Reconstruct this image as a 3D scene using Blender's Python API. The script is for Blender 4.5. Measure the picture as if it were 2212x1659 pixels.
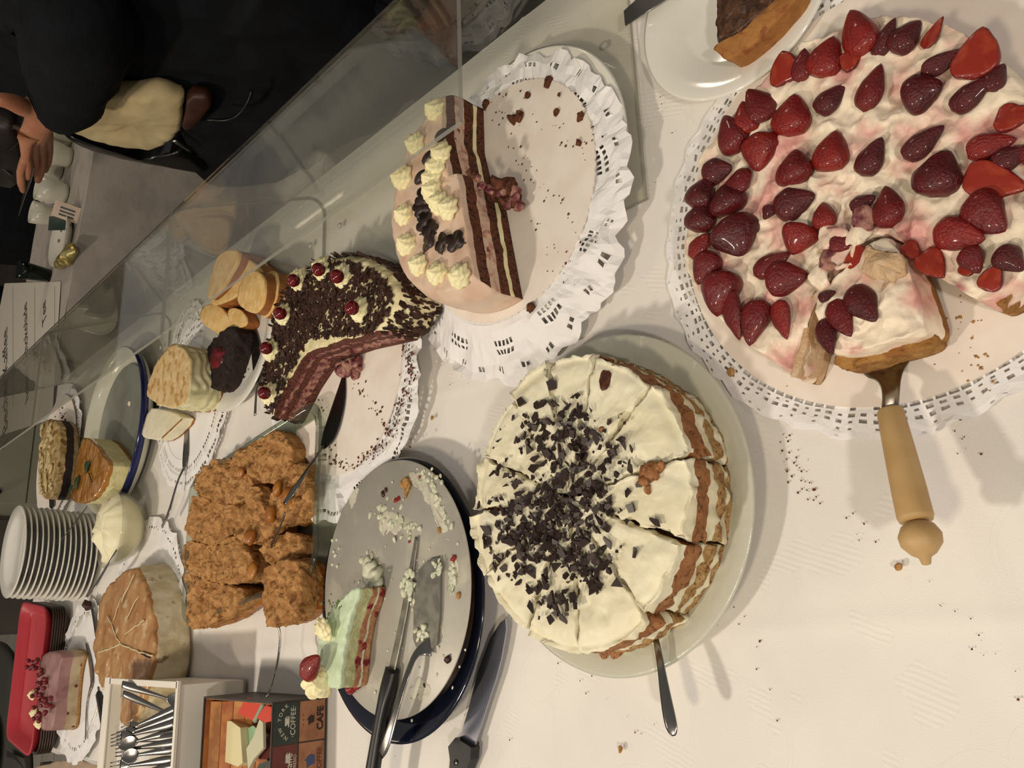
import bpy, math, random
import numpy as np
from mathutils import Vector, Matrix, Euler
random.seed(7); rng=np.random.RandomState(7)
S=bpy.context.scene; COL=S.collection
for o in list(bpy.data.objects): bpy.data.objects.remove(o)
pi=math.pi
# ------------------------------------------------------------ camera
CH=.62; PT=math.radians(41.4); RL=math.radians(12.0); FPX=1790.
_f=Vector((0,math.cos(PT),-math.sin(PT))); _u=Vector((0,math.sin(PT),math.cos(PT))); _r=Vector((1,0,0))
_A=_r*math.cos(RL)+_u*math.sin(RL); _B=_u*math.cos(RL)-_r*math.sin(RL)
cam=bpy.data.cameras.new('camera'); co=bpy.data.objects.new('camera',cam); COL.objects.link(co)
Xc,Yc,Zc=-_B,_A,-_f
co.matrix_world=Matrix(((Xc.x,Yc.x,Zc.x,0),(Xc.y,Yc.y,Zc.y,0),(Xc.z,Yc.z,Zc.z,CH),(0,0,0,1)))
cam.sensor_width=36; cam.lens=FPX/2212*36; cam.clip_start=.01; cam.clip_end=60
S.camera=co
# ------------------------------------------------------------ light and exposure
S.view_settings.view_transform='Standard'; S.view_settings.look='None'
S.view_settings.gamma=1; S.view_settings.use_curve_mapping=False
S.view_settings.exposure=-0.05
W=bpy.data.worlds.new('room_air'); S.world=W; W.use_nodes=True
W.node_tree.nodes['Background'].inputs[0].default_value=(.82,.785,.735,1)
W.node_tree.nodes['Background'].inputs[1].default_value=.26
def lamp(name,loc,target,size,power,col):
    l=bpy.data.lights.new(name,'AREA'); l.shape='DISK'; l.size=size; l.energy=power; l.color=col
    o=bpy.data.objects.new(name,l); COL.objects.link(o); o.location=loc
    o.rotation_euler=(Vector(target)-Vector(loc)).to_track_quat('-Z','Y').to_euler()
lamp('ceiling_lamp',(-1.62,1.0,1.9),(0,.7,0),.16,26,(1,.88,.75))
lamp('ceiling_lamp',(-.3,-1.25,1.45),(0,.7,0),.13,14,(1,.90,.82))
lamp('ceiling_lamp',(-.9,-.25,1.9),(-.2,.4,0),.25,13,(1,.84,.60))
lamp('ceiling_lamp',(3.0,3.0,2.1),(.8,2.8,0),.5,18,(1,.84,.66))
lamp('ceiling_lamp',(-2.4,3.6,2.1),(-1.2,3.0,-.7),.5,16,(1,.84,.66))
# ------------------------------------------------------------ table frame and pixel rays
C0=np.array([.209,.557]); EV=np.array([.934,.358]); LV=np.array([-.366,.931])
def ray(x,y):
    a=829.5-y;b=1106-x
    r=a*math.cos(RL)-b*math.sin(RL);u=a*math.sin(RL)+b*math.cos(RL)
    return np.array([r,FPX*math.cos(PT)+u*math.sin(PT),-FPX*math.sin(PT)+u*math.cos(PT)])
def P(x,y,z=0.):
    d=ray(x,y);t=(z-CH)/d[2];return np.array([0,0,CH])+t*d
def PE(x,y,E):
    d=ray(x,y);t=(E+C0@EV)/(d[:2]@EV);return np.array([0,0,CH])+t*d
def PL(x,y,L):
    d=ray(x,y);t=(L+C0@LV)/(d[:2]@LV);return np.array([0,0,CH])+t*d
def T(e,l,z=0.):
    q=C0+EV*e+LV*l; return np.array([q[0],q[1],z])
E3=np.array([EV[0],EV[1],0]);L3=np.array([LV[0],LV[1],0]);Z3=np.array([0,0,1.])
def PX(l,z): return np.array([P(x,y,z)[:2] for x,y in l])
# ------------------------------------------------------------ noise
def _h(i,j,k,s):
    i=i.astype(np.uint32);j=j.astype(np.uint32);k=k.astype(np.uint32)
    h=i*np.uint32(374761393)+j*np.uint32(668265263)+k*np.uint32(2147483647)+np.uint32(s*974711%4294967295)
    h=(h^(h>>np.uint32(13)))*np.uint32(1274126177); h=h^(h>>np.uint32(16))
    return (h&np.uint32(0xffff)).astype(np.float64)/32767.5-1
def vn(p,s=0):
    f=np.floor(p);t=p-f;t=t*t*(3-2*t);i,j,k=[f[:,a].astype(np.int64) for a in range(3)]
    r=0
    for a in (0,1):
        wa=t[:,0] if a else 1-t[:,0]
        for b in (0,1):
            wb=t[:,1] if b else 1-t[:,1]
            for c in (0,1):
                wc=t[:,2] if c else 1-t[:,2]
                r=r+wa*wb*wc*_h(i+a,j+b,k+c,s)
    return r
def fbm(p,s=0,o=3):
    r=0;a=1.;
    for q in range(o): r=r+a*vn(p*2**q,s+q*7);a*=.5
    return r
def fv(p,s=0,o=3): return np.stack([fbm(p,s+11*i,o) for i in range(3)],1)
def worley(p,s=0):
    f=np.floor(p).astype(np.int64);best=np.full(len(p),9.)
    for a in (-1,0,1):
        for b in (-1,0,1):
            for c in (-1,0,1):
                i,j,k=f[:,0]+a,f[:,1]+b,f[:,2]+c
                q=np.stack([i+.5+.45*_h(i,j,k,s),j+.5+.45*_h(i,j,k,s+5),k+.5+.45*_h(i,j,k,s+9)],1)
                best=np.minimum(best,((p-q)**2).sum(1))
    return np.sqrt(best)
# ------------------------------------------------------------ objects
def thing(name,label,cat,loc,group=None):
    o=bpy.data.objects.new(name,None); COL.objects.link(o); o.location=loc; o.empty_display_size=.02
    o['label']=label; o['category']=cat
    if group:o['group']=group
    return o
def mesh(name,geo,mats,smooth=True,org=(0,0,0)):
    V,F,MI=geo[0],geo[1],(geo[2] if len(geo)>2 else None)
    V=np.asarray(V,dtype=float)-np.array(org)
    m=bpy.data.meshes.new(name); m.from_pydata(V.tolist(),[],F if isinstance(F,list) else F.tolist())
    for q in (mats if isinstance(mats,(list,tuple)) else [mats]): m.materials.append(q)
    if MI is not None: m.polygons.foreach_set('material_index',np.asarray(MI,dtype=np.int32))
    if smooth: m.polygons.foreach_set('use_smooth',np.ones(len(m.polygons),dtype=bool))
    m.update(); return m
def root(o):
    while o.parent:o=o.parent
    return o
def part(name,geo,mats,parent,smooth=True,label=None,kind=None,solid=0,sub=0,skin=0):
    org=tuple(root(parent).location)
    o=bpy.data.objects.new(name,mesh(name,geo,mats,smooth,org)); COL.objects.link(o); o.parent=parent
    fin(o,label,kind,solid,sub); return o
def fin(o,label,kind,solid,sub):
    if label:o['label']=label
    if kind:o['kind']=kind
    if sub:
        s=o.modifiers.new('s','SUBSURF');s.levels=sub;s.render_levels=sub
    if solid:
        s=o.modifiers.new('t','SOLIDIFY');s.thickness=solid;s.offset=-1
def solo(name,geo,mats,label,cat,org,smooth=True,group=None,kind=None,solid=0,sub=0):
    o=bpy.data.objects.new(name,mesh(name,geo,mats,smooth,org)); COL.objects.link(o); o.location=org
    o['label']=label;o['category']=cat
    if group:o['group']=group
    fin(o,None,kind,solid,sub); return o
def struct(name,geo,mats,smooth=False,solid=0):
    o=bpy.data.objects.new(name,mesh(name,geo,mats,smooth)); COL.objects.link(o); o['kind']='structure'
    fin(o,None,None,solid,0); return o
def inst(name,me,parent,loc,rot=(0,0,0),sc=1.,label=None):
    o=bpy.data.objects.new(name,me); COL.objects.link(o)
    if parent is not None:
        o.parent=parent; loc=np.array(loc)-np.array(root(parent).location)
    o.location=loc; o.rotation_euler=rot; o.scale=(sc,sc,sc) if not isinstance(sc,(tuple,list)) else sc
    if label:o['label']=label
    return o
def copy_tree(o,parent=None):
    c=o.copy(); COL.objects.link(c)
    if parent is not None:c.parent=parent
    for ch in list(o.children): copy_tree(ch,c)
    return c
# ------------------------------------------------------------ geometry
def join(*gs):
    V=[];F=[];M=[];n=0
    for g in gs:
        V.append(np.asarray(g[0],float)); f=g[1] if isinstance(g[1],list) else g[1].tolist()
        F+= [[i+n for i in a] for a in f]; M+=list(g[2]) if len(g)>2 and g[2] is not None else [0]*len(f); n+=len(g[0])
    return np.concatenate(V),F,M
def setm(g,m): return g[0],g[1],[m]*len(g[1])
def gridf(R,C,closed=False,off=0):
    F=[]
    cc=C if closed else C-1
    for i in range(R-1):
        a=off+i*C;b=a+C
        for j in range(cc):
            k=(j+1)%C
            F.append((a+j,a+k,b+k,b+j))
    return F
def resample(poly,step,closed=True,smooth=0):
    p=np.asarray(poly,float)
    for _ in range(smooth):
        if closed: q=np.roll(p,-1,0); p=np.stack([p*.75+q*.25,p*.25+q*.75],1).reshape(-1,p.shape[1])
        else:
            a,b=p[:-1],p[1:]; m=np.stack([a*.75+b*.25,a*.25+b*.75],1).reshape(-1,p.shape[1]); p=np.concatenate([p[:1],m,p[-1:]])
    if closed:p=np.concatenate([p,p[:1]])
    d=np.r_[0,np.cumsum(np.linalg.norm(np.diff(p,axis=0),axis=1))]
    n=max(4,int(d[-1]/step)); t=np.linspace(0,d[-1],n+1)
    r=np.stack([np.interp(t,d,p[:,i]) for i in range(p.shape[1])],1)
    return r[:-1] if closed else r
def ccw(p):
    x,y=p[:,0],p[:,1]
    return p if (x*np.roll(y,-1)-np.roll(x,-1)*y).sum()>0 else p[::-1]
def bands(z0,bs,step=.003,sc=None):
    """bs=[(height,mat)] -> levels (z,scale,mat)"""
    H=sum(b[0] for b in bs); L=[];z=z0
    f=sc or (lambda t:1.)
    for h,m in bs:
        n=max(1,round(h/step))
        for i in range(n): L.append((z+h*i/n,f((z+h*i/n-z0)/H),m))
        z+=h
    L.append((z,f(1.),bs[-1][1])); return L
def slab(out,levels,c=None,rings=10,amp=0,sc=80,dome=0,seed=0,topmat=0,wamp=None,matfn=None,topfn=None,edge=0.,oct=3,bot=None):
    out=ccw(np.asarray(out,float));N=len(out); c=out.mean(0) if c is None else np.asarray(c)
    V=[];MI=[];z0=levels[0][0]
    for z,s,m in levels: V.append(np.c_[c+(out-c)*s,np.full(N,z)])
    zt,st,_=levels[-1]
    nl=len(levels)
    for k in range(1,rings):
        t=1-k/rings
        V.append(np.c_[c+(out-c)*st*t,np.full(N,zt+dome*(1-t*t))])
    V.append(np.array([[c[0],c[1],zt+dome]]));V.append(np.array([[c[0],c[1],z0]]))
    V=np.concatenate(V); F=gridf(nl+rings-1,N,True)
    MI=[]
    for i in range(nl+rings-2):
        if i<nl-1: MI+=[matfn(i,j,N) if matfn else levels[i][2] for j in range(N)]
        else: MI+=[topmat]*N
    a=(nl+rings-2)*N;ct=a+N;cb=ct+1
    for j in range(N): F.append((a+j,a+(j+1)%N,ct)); MI.append(topmat)
    for j in range(N): F.append(((j+1)%N,j,cb)); MI.append(levels[0][2] if bot is None else bot)
    if amp:
        w=np.clip((V[:,2]-z0)/.004,0,1)[:,None]
        d=fv(V*sc,seed,oct); aa=np.full((len(V),1),amp if wamp is None else wamp); aa[nl*N:]=amp
        V=V+d*w*aa*np.array([.8,.8,1.])
    if topfn is not None: V=topfn(V,nl*N)
    return V,F,MI
def lathe(prof,n=64,c=(0,0,0),mi=None,closed=False,fn=None,a0=0,axis=None):
    prof=np.asarray(prof,float);k=len(prof);A=np.linspace(0,2*pi,n,endpoint=False)+a0
    R=prof[:,0][:,None];Zz=np.repeat(prof[:,1][:,None],n,1)
    R=np.repeat(R,n,1)
    if fn is not None:R,Zz=fn(R,Zz,A[None,:])
    V=np.stack([R*np.cos(A),R*np.sin(A),Zz],2).reshape(-1,3)
    F=gridf(k,n,True)
    M=[]
    for i in range(k-1): M+=[mi[i] if mi else 0]*n
    if closed:
        for j in range(n):F.append(((k-1)*n+j,(k-1)*n+(j+1)%n,(j+1)%n,j));M.append(mi[-1] if mi else 0)
    if axis is not None:
        z=np.array(axis,float);z/=np.linalg.norm(z);x=np.cross(z,[0.3,.9,.1]);x/=np.linalg.norm(x);y=np.cross(z,x)
        V=V[:,:1]*x+V[:,1:2]*y+V[:,2:]*z
    return V+np.array(c),F,M
def box(o,x,y,z,bev=0):
    """corner o, edge vectors x,y,z"""
    o,x,y,z=[np.asarray(v,float) for v in (o,x,y,z)]
    V=[o+x*a+y*b+z*c for c in(0,1) for b in(0,1) for a in(0,1)]
    F=[(0,2,3,1),(4,5,7,6),(0,1,5,4),(2,6,7,3),(0,4,6,2),(1,3,7,5)]
    if np.dot(np.cross(x,y),z)<0:F=[f[::-1] for f in F]
    return np.array(V),F,[0]*6
def prism(poly,d,axes=None,o=(0,0,0),cap=True):
    """poly (N,2) in plane axes (x,y), extruded by d along n"""
    poly=ccw(np.asarray(poly,float)); x,y,n=[np.asarray(a,float) for a in (axes or ((1,0,0),(0,1,0),(0,0,1)))]
    N=len(poly);b=np.asarray(o,float)+poly[:,:1]*x+poly[:,1:]*y
    V=np.concatenate([b,b+n*d]);F=[(i,(i+1)%N,N+(i+1)%N,N+i) for i in range(N)]
    F+= [tuple(range(N))[::-1],tuple(range(N,2*N))]
    if np.dot(np.cross(x,y),n)<0:F=[f[::-1] for f in F]
    return V,F,[0]*len(F)
def tube(pts,rad,n=12,flat=1.,up=(0,0,1),cap=True,amp=0,sc=30,seed=0,st=None):
    p=np.asarray(pts,float)
    if st:
        q=np.c_[p,np.resize(np.asarray(rad,float),len(p))]; q=resample(q,st,False,2); p=q[:,:3];rad=q[:,3]
    K=len(p);rad=np.resize(np.asarray(rad,float),K);V=[];up=np.asarray(up,float)
    tg=np.gradient(p,axis=0);tg/=np.linalg.norm(tg,axis=1)[:,None]+1e-12
    for i in range(K):
        s=np.cross(tg[i],up);
        if np.linalg.norm(s)<1e-3:s=np.cross(tg[i],[1,0.1,0])
        s/=np.linalg.norm(s);u=np.cross(s,tg[i])
        A=np.linspace(0,2*pi,n,endpoint=False)
        V.append(p[i]+rad[i]*(np.cos(A)[:,None]*s+flat*np.sin(A)[:,None]*u))
    V=np.concatenate(V);F=gridf(K,n,True)
    F=[f[::-1] for f in F] if True else F
    if cap:
        F.append(tuple(range(n)));F.append(tuple(range((K-1)*n,K*n))[::-1])
    if amp:V=V+fv(V*sc,seed,3)*amp
    return V,F,[0]*len(F)
def ribbon(pts,wid,th,up=(0,0,1),step=.004,smooth=2,n=10,cup=0):
    """flattened bar following pts with widths and thicknesses (cutlery)"""
    p=np.asarray(pts,float);K=len(p);q=np.c_[p,np.resize(wid,K),np.resize(th,K)]
    q=resample(q,step,False,smooth);p=q[:,:3];w=q[:,3];t=q[:,4];up=np.asarray(up,float)
    tg=np.gradient(p,axis=0);tg/=np.linalg.norm(tg,axis=1)[:,None]
    A=np.linspace(0,2*pi,n,endpoint=False);ca,sa=np.cos(A),np.sin(A)
    cx=np.sign(ca)*np.abs(ca)**.6;sx=np.sign(sa)*np.abs(sa)**.6
    V=[]
    for i in range(len(p)):
        s=np.cross(tg[i],up);s/=np.linalg.norm(s);u=np.cross(s,tg[i])
        V.append(p[i]+(w[i]/2*cx)[:,None]*s+(t[i]/2*sx-cup*(1-cx**2)*w[i])[:,None]*u)
    V=np.concatenate(V);F=[f[::-1] for f in gridf(len(p),n,True)]
    F.append(tuple(range(n)));F.append(tuple(range((len(p)-1)*n,len(p)*n))[::-1])
    return V,F,[0]*len(F)
def blob(c,r,nu=16,nv=10,amp=0,sc=60,seed=0,rot=0):
    r=np.resize(np.asarray(r,float),3)
    th=np.linspace(.0,pi,nv+1)[1:-1];A=np.linspace(0,2*pi,nu,endpoint=False)
    V=[np.stack([np.sin(t)*np.cos(A),np.sin(t)*np.sin(A),np.full(nu,np.cos(t))],1) for t in th[::-1]]
    V=np.concatenate(V+[np.array([[0,0,-1.],[0,0,1.]])])*r
    n=(nv-1)*nu;F=gridf(nv-1,nu,True)+[((j+1)%nu,j,n) for j in range(nu)]+[((nv-2)*nu+j,(nv-2)*nu+(j+1)%nu,n+1) for j in range(nu)]
    if rot: cr,sr=math.cos(rot),math.sin(rot);V=np.c_[V[:,0]*cr-V[:,1]*sr,V[:,0]*sr+V[:,1]*cr,V[:,2]]
    V=V+np.asarray(c)
    if amp:V=V+fv(V*sc,seed)*amp
    return V,F,[0]*len(F)
def crumbs(pts,size,seed=0,flat=.6):
    """many small irregular bits as one mesh"""
    r=np.random.RandomState(seed);V=[];F=[];n=0
    base=np.array([[1,0,0],[0,1,0],[-1,0,0],[0,-1,0],[0,0,1],[0,0,-1.]]);bf=[(0,1,4),(1,2,4),(2,3,4),(3,0,4),(1,0,5),(2,1,5),(3,2,5),(0,3,5)]
    for p in pts:
        s=size*r.uniform(.35,1.3);a=r.uniform(0,6.3);v=base*s*r.uniform(.5,1.2,(6,3));v[:,2]*=flat
        v=np.c_[v[:,0]*math.cos(a)-v[:,1]*math.sin(a),v[:,0]*math.sin(a)+v[:,1]*math.cos(a),v[:,2]]
        V.append(v+np.asarray(p)+np.array([0,0,s*flat*.4]));F+=[tuple(i+n for i in f) for f in bf];n+=6
    return np.concatenate(V),F,[0]*len(F)
def rect_px(pts,n,seed,z,jit=0):
    r=np.random.RandomState(seed);out=[]
    for x0,y0,x1,y1,k in pts:
        for i in range(k):
            t=r.rand();out.append(P(x0+(x1-x0)*t+r.randn()*jit,y0+(y1-y0)*t+r.randn()*jit,z))
    return out
# ------------------------------------------------------------ materials
def lin(h):
    if isinstance(h,str):
        h=h.lstrip('#');v=[int(h[i:i+2],16)/255 for i in (0,2,4)]
    else:v=h
    return tuple(((c+.055)/1.055)**2.4 if c>.04045 else c/12.92 for c in v)+(1,)
def M(name,col,col2=None,sc=30,rough=.5,metal=0,bump=0,bsc=150,sss=0,lo=.4,hi=.6,det=4,coat=0,spec=.5,bd=4,col3=None,sc3=100,lo3=.55,hi3=.62,trans=0,ior=1.45,vor=None,alpha=None):
    m=bpy.data.materials.new(name);m.use_nodes=True;nt=m.node_tree;N=nt.nodes;Lk=nt.links;b=N['Principled BSDF']
    b.inputs['Roughness'].default_value=rough;b.inputs['Metallic'].default_value=metal
    b.inputs['Specular IOR Level'].default_value=spec;b.inputs['Coat Weight'].default_value=coat;b.inputs['Coat Roughness'].default_value=.1
    b.inputs['Transmission Weight'].default_value=trans;b.inputs['IOR'].default_value=ior
    if sss:
        b.inputs['Subsurface Weight'].default_value=sss;b.inputs['Subsurface Radius'].default_value=(.6,.4,.25);b.inputs['Subsurface Scale'].default_value=.006
    tc=N.new('ShaderNodeTexCoord')
    src=None
    def noise(s,d):
        n=N.new('ShaderNodeTexNoise');n.inputs['Scale'].default_value=s;n.inputs['Detail'].default_value=d;Lk.new(tc.outputs['Object'],n.inputs['Vector']);return n.outputs['Fac']
    def mix(a,b_,fac,lo,hi):
        mr=N.new('ShaderNodeMapRange');mr.inputs['From Min'].default_value=lo;mr.inputs['From Max'].default_value=hi;Lk.new(fac,mr.inputs['Value'])
        x=N.new('ShaderNodeMix');x.data_type='RGBA';Lk.new(mr.outputs[0],x.inputs['Factor'])
        if isinstance(a,tuple):x.inputs['A'].default_value=a
        else:Lk.new(a,x.inputs['A'])
        x.inputs['B'].default_value=b_;return x.outputs['Result']
    c=lin(col)
    if col2: c=mix(c,lin(col2),noise(sc,det),lo,hi)
    if col3: c=mix(c,lin(col3),noise(sc3,3),lo3,hi3)
    if vor:   # (scale, threshold, colour) little dots
        v=N.new('ShaderNodeTexVoronoi');v.inputs['Scale'].default_value=vor[0];Lk.new(tc.outputs['Object'],v.inputs['Vector'])
        c=mix(c,lin(vor[2]),v.outputs['Distance'],vor[1],vor[1]*.7)
    if isinstance(c,tuple): b.inputs['Base Color'].default_value=c
    else: Lk.new(c,b.inputs['Base Color'])
    if bump:
        bn=N.new('ShaderNodeBump');bn.inputs['Strength'].default_value=1;bn.inputs['Distance'].default_value=bump
        Lk.new(noise(bsc,bd),bn.inputs['Height']);Lk.new(bn.outputs[0],b.inputs['Normal'])
    return m
def clear(name,tint='#f4f6f2',rough=.02,ior=1.49,dif=0.,difc='#d8dad0'):
    """thin clear sheet: transparent body with Fresnel reflection"""
    m=bpy.data.materials.new(name);m.use_nodes=True;nt=m.node_tree;N=nt.nodes;Lk=nt.links;N.remove(N['Principled BSDF'])
    t=N.new('ShaderNodeBsdfTransparent');t.inputs[0].default_value=lin(tint);g=N.new('ShaderNodeBsdfGlossy');g.inputs['Roughness'].default_value=rough
    ge=N.new('ShaderNodeNewGeometry');dt_=N.new('ShaderNodeVectorMath');dt_.operation='DOT_PRODUCT';Lk.new(ge.outputs['Normal'],dt_.inputs[0]);Lk.new(ge.outputs['Incoming'],dt_.inputs[1])
    def mm(op,a,b):
        n=N.new('ShaderNodeMath');n.operation=op
        for i,q in enumerate((a,b)):
            if isinstance(q,(int,float)):n.inputs[i].default_value=q
            else:Lk.new(q,n.inputs[i])
        return n.outputs[0]
    f0=((ior-1)/(ior+1))**2
    frr=mm('ADD',mm('MULTIPLY',mm('POWER',mm('SUBTRACT',1,mm('ABSOLUTE',dt_.outputs['Value'],0)),5),1-f0),f0)
    mx=N.new('ShaderNodeMixShader');Lk.new(frr,mx.inputs[0]);Lk.new(t.outputs[0],mx.inputs[1]);Lk.new(g.outputs[0],mx.inputs[2])
    out=mx.outputs[0]
    if dif:
        d=N.new('ShaderNodeBsdfDiffuse');d.inputs[0].default_value=lin(difc);m2=N.new('ShaderNodeMixShader');m2.inputs[0].default_value=dif;Lk.new(out,m2.inputs[1]);Lk.new(d.outputs[0],m2.inputs[2]);out=m2.outputs[0]
    Lk.new(out,N['Material Output'].inputs[0]);return m
K={}
K['porc']=M('white_porcelain','#e6e3d8',rough=.12,coat=.3)
K['porc_cream']=M('cream_porcelain','#c6c5b4',rough=.18,bump=.0006,bsc=90)
K['paper']=M('doily_paper','#eceae8',rough=.8,bump=.0003,bsc=300)
K['board']=M('cake_board','#efe6da','#e8dccf',sc=20,rough=.7)
K['steel']=M('cutlery_steel','#8d8a86',rough=.22,metal=1)
K['steel_dirty']=M('smeared_steel','#9a968c','#b8b4a4',sc=60,rough=.32,metal=.85)
K['black']=M('black_plastic','#101012',rough=.35)
K['navy']=M('dark_blue_glaze','#0b1020',rough=.12,coat=.5)
K['cream']=M('whipped_cream','#f3ecca','#efe6c0',sc=40,rough=.45,sss=.3,bump=.0008,bsc=250)
K['cream_y']=M('piped_cream','#faf1c2','#f5eab8',sc=60,rough=.45,sss=.3,bump=.0004,bsc=300)
K['choc']=M('dark_chocolate','#3a2b27','#2c201d',sc=200,rough=.4)
K['choc2']=M('chocolate_flake','#2e1c16','#45291e',sc=120,rough=.5)
K['sponge']=M('pale_sponge','#a5804f','#bd9d6b',sc=180,rough=.85,bump=.0016,bsc=500,col3='#8a5a30',sc3=260)
K['caramel']=M('caramel_sponge','#935f35','#a06d40',sc=80,rough=.6,bump=.001,bsc=350,col3='#6e4322',sc3=200)
K['brown']=M('chocolate_sponge','#5a3220','#6e3f28',sc=200,rough=.9,bump=.0018,bsc=450,col3='#2e170e',sc3=300)
K['brownred']=M('chocolate_sponge_warm','#5a3024','#6a3a2c',sc=200,rough=.85,bump=.0016,bsc=450,col3='#3c1d16',sc3=300)
K['berryc']=M('berry_cream','#a87a6a','#6b3238',sc=110,rough=.6,bump=.001,bsc=300,lo=.45,hi=.6,col3='#5a1c28',sc3=90)
K['crumb']=M('brown_crumbs','#6b3d22','#4a2616',sc=300,rough=.9)
K['crumb_y']=M('pale_crumbs','#b38a52','#9a6f3c',sc=300,rough=.9)
# ============================================================ SETTING
K['cloth']=None
def cloth_mat():
    m=M('damask_cloth','#ebe7df','#e4dfd8',sc=6,rough=.85,bump=.00025,bsc=900)
    nt=m.node_tree;N=nt.nodes;Lk=nt.links;tc=N['Texture Coordinate']
    v=N.new('ShaderNodeTexVoronoi');v.inputs['Scale'].default_value=7.5;v.inputs['Randomness'].default_value=.75;Lk.new(tc.outputs['Object'],v.inputs['Vector'])
    def math_(op,a,b=None,c=None):
        n=N.new('ShaderNodeMath');n.operation=op
        for i,q in enumerate((a,b,c)):
            if q is None:continue
            if isinstance(q,(int,float)):n.inputs[i].default_value=q
            else:Lk.new(q,n.inputs[i])
        return n.outputs[0]
    n1=N.new('ShaderNodeTexNoise');n1.inputs['Scale'].default_value=9;Lk.new(tc.outputs['Object'],n1.inputs['Vector'])
    d=math_('ADD',v.outputs['Distance'],math_('MULTIPLY',n1.outputs['Fac'],.12))
    ring=math_('COMPARE',d,.42,.012)
    w=N.new('ShaderNodeTexWave');w.inputs['Scale'].default_value=70;w.inputs['Distortion'].default_value=1.5;Lk.new(tc.outputs['Object'],w.inputs['Vector'])
    n2=N.new('ShaderNodeTexNoise');n2.inputs['Scale'].default_value=16;Lk.new(tc.outputs['Object'],n2.inputs['Vector'])
    hat=math_('MULTIPLY',w.outputs['Fac'],math_('GREATER_THAN',n2.outputs['Fac'],.61))
    h=math_('ADD',ring,math_('MULTIPLY',hat,.3))
    bn=N.new('ShaderNodeBump');bn.inputs['Distance'].default_value=.0007;bn.inputs['Strength'].default_value=.8;Lk.new(h,bn.inputs['Height'])
    old=[l for l in nt.links if l.to_socket==N['Principled BSDF'].inputs['Normal']][0].from_node
    Lk.new(old.outputs[0],bn.inputs['Normal']);Lk.new(bn.outputs[0],N['Principled BSDF'].inputs['Normal'])
    return m
K['cloth']=cloth_mat()
E0,E1,LA,LB=-.64,.322,-1.0,2.13
# table: legs/top under the cloth
tb=thing('buffet_table','long buffet table under the white damask cloth, carrying all the cakes','table',T(-.17,.6,-.75))
part('tabletop',box(T(E0+.01,LA+.01,-.032),E3*(E1-E0-.02),L3*(LB-LA-.02),Z3*.024),M('table_board','#8a6a48',rough=.6),tb,False)
for a in (E0+.08,E1-.08):
    for b in (LA+.1,LB-.1): part('leg',tube([T(a,b,-.75),T(a,b,-.033)],.022,10),M('table_leg','#4a4a4c',rough=.4,metal=.5) if 'tl' not in K else K['tl'],tb)
# cloth
ne,nl=190,620
ee=np.linspace(E0,E1,ne);ll=np.linspace(LA,LB,nl)
GE,GL=np.meshgrid(ee,ll);GE=GE.ravel();GL=GL.ravel()
pz=np.c_[GE,GL,GE*0]
z=-.0022+.0012*fbm(pz*5,3,2)
for (e0,w,h) in ((-.12,.006,.0016),(-.42,.007,.0012),(.16,.006,.0014)): z+=h*np.exp(-((GE-e0+.01*np.sin(GL*9))/w)**2)*(.6+.4*vn(pz*4,5))
for (l0,w,h) in ((.171,.004,.0014),(-.3,.006,.0012),(.62,.005,.0012),(1.1,.006,.0014),(1.62,.006,.0014)): z+=h*np.exp(-((GL-l0+.006*np.sin(GE*8))/w)**2)
V=C0[None]+GE[:,None]*EV+GL[:,None]*LV;V=np.c_[V,z];F=gridf(nl,ne)
# hanging drop round the four sides
def skirt(p0,p1,nrm,n,depth=.42,seed=1,amp=.02):
    t=np.linspace(0,1,n);Vs=[]
    for k in range(14):
        s=k/13;q=p0+(p1-p0)*t[:,None];ln=np.linalg.norm(p1-p0)
        w=amp*s**.7*np.sin(t*ln*38+1.5*np.sin(t*ln*11+seed))
        q=q+nrm*(w+.012*(1-math.exp(-s*6))+amp*.6)[:,None]*(1 if s>0 else 0);q[:,2]=-.0022-depth*s;Vs.append(q)
    return np.concatenate(Vs),gridf(14,n)
sk=[skirt(T(E1,LA),T(E1,LB),E3,260),skirt(T(E1,LB),T(E0,LB),L3,90,seed=2),skirt(T(E0,LB),T(E0,LA),-E3,260,seed=3),skirt(T(E0,LA),T(E1,LA),-L3,90,seed=4)]
solo('tablecloth',join((V,F),*sk),K['cloth'],'white damask tablecloth with fold creases covering the long cake buffet table','tablecloth',T(-.17,.6,0))
# floor
FZ=-.75
fl=M('dark_floor','#5b5048','#655a52',sc=3,rough=.5)
struct('floor',box(T(-6,-4,FZ-.03),E3*12,L3*14,Z3*.03),fl)
grout=M('tile_joint','#8a847c',rough=.8);tile=M('floor_tile','#b5afa4','#aaa499',sc=4,rough=.45)
tp=thing('tiled_floor_patch','area of pale square floor tiles beyond the left end of the buffet','floor tiles',T(-1.0,5.0,FZ)); 
part('grout_bed',box(T(-2.6,3.2,FZ),E3*2.35,L3*4.0,Z3*.004),grout,tp,False)
tm=None;k=0
for i in range(11):
    for j in range(19):
        o=T(-2.6+.215*i+.008,3.2+.21*j+.008,FZ+.004)
        if tm is None:
            tm=mesh('tile',box(np.zeros(3),E3*.2,L3*.196,Z3*.005),tile,False)
        inst('tile',tm,tp,o)
# walls
wallm=M('dim_wall','#6b5f54','#615549',sc=2,rough=.8)
struct('wall_far',box(T(-6,8.2,FZ),E3*12,L3*.1,Z3*3.2),wallm)
struct('wall_right',box(T(3.6,-4,FZ),E3*.1,L3*12.2,Z3*3.2),M('dim_wall_red','#4a3028','#3e2a24',sc=2,rough=.8))
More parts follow.
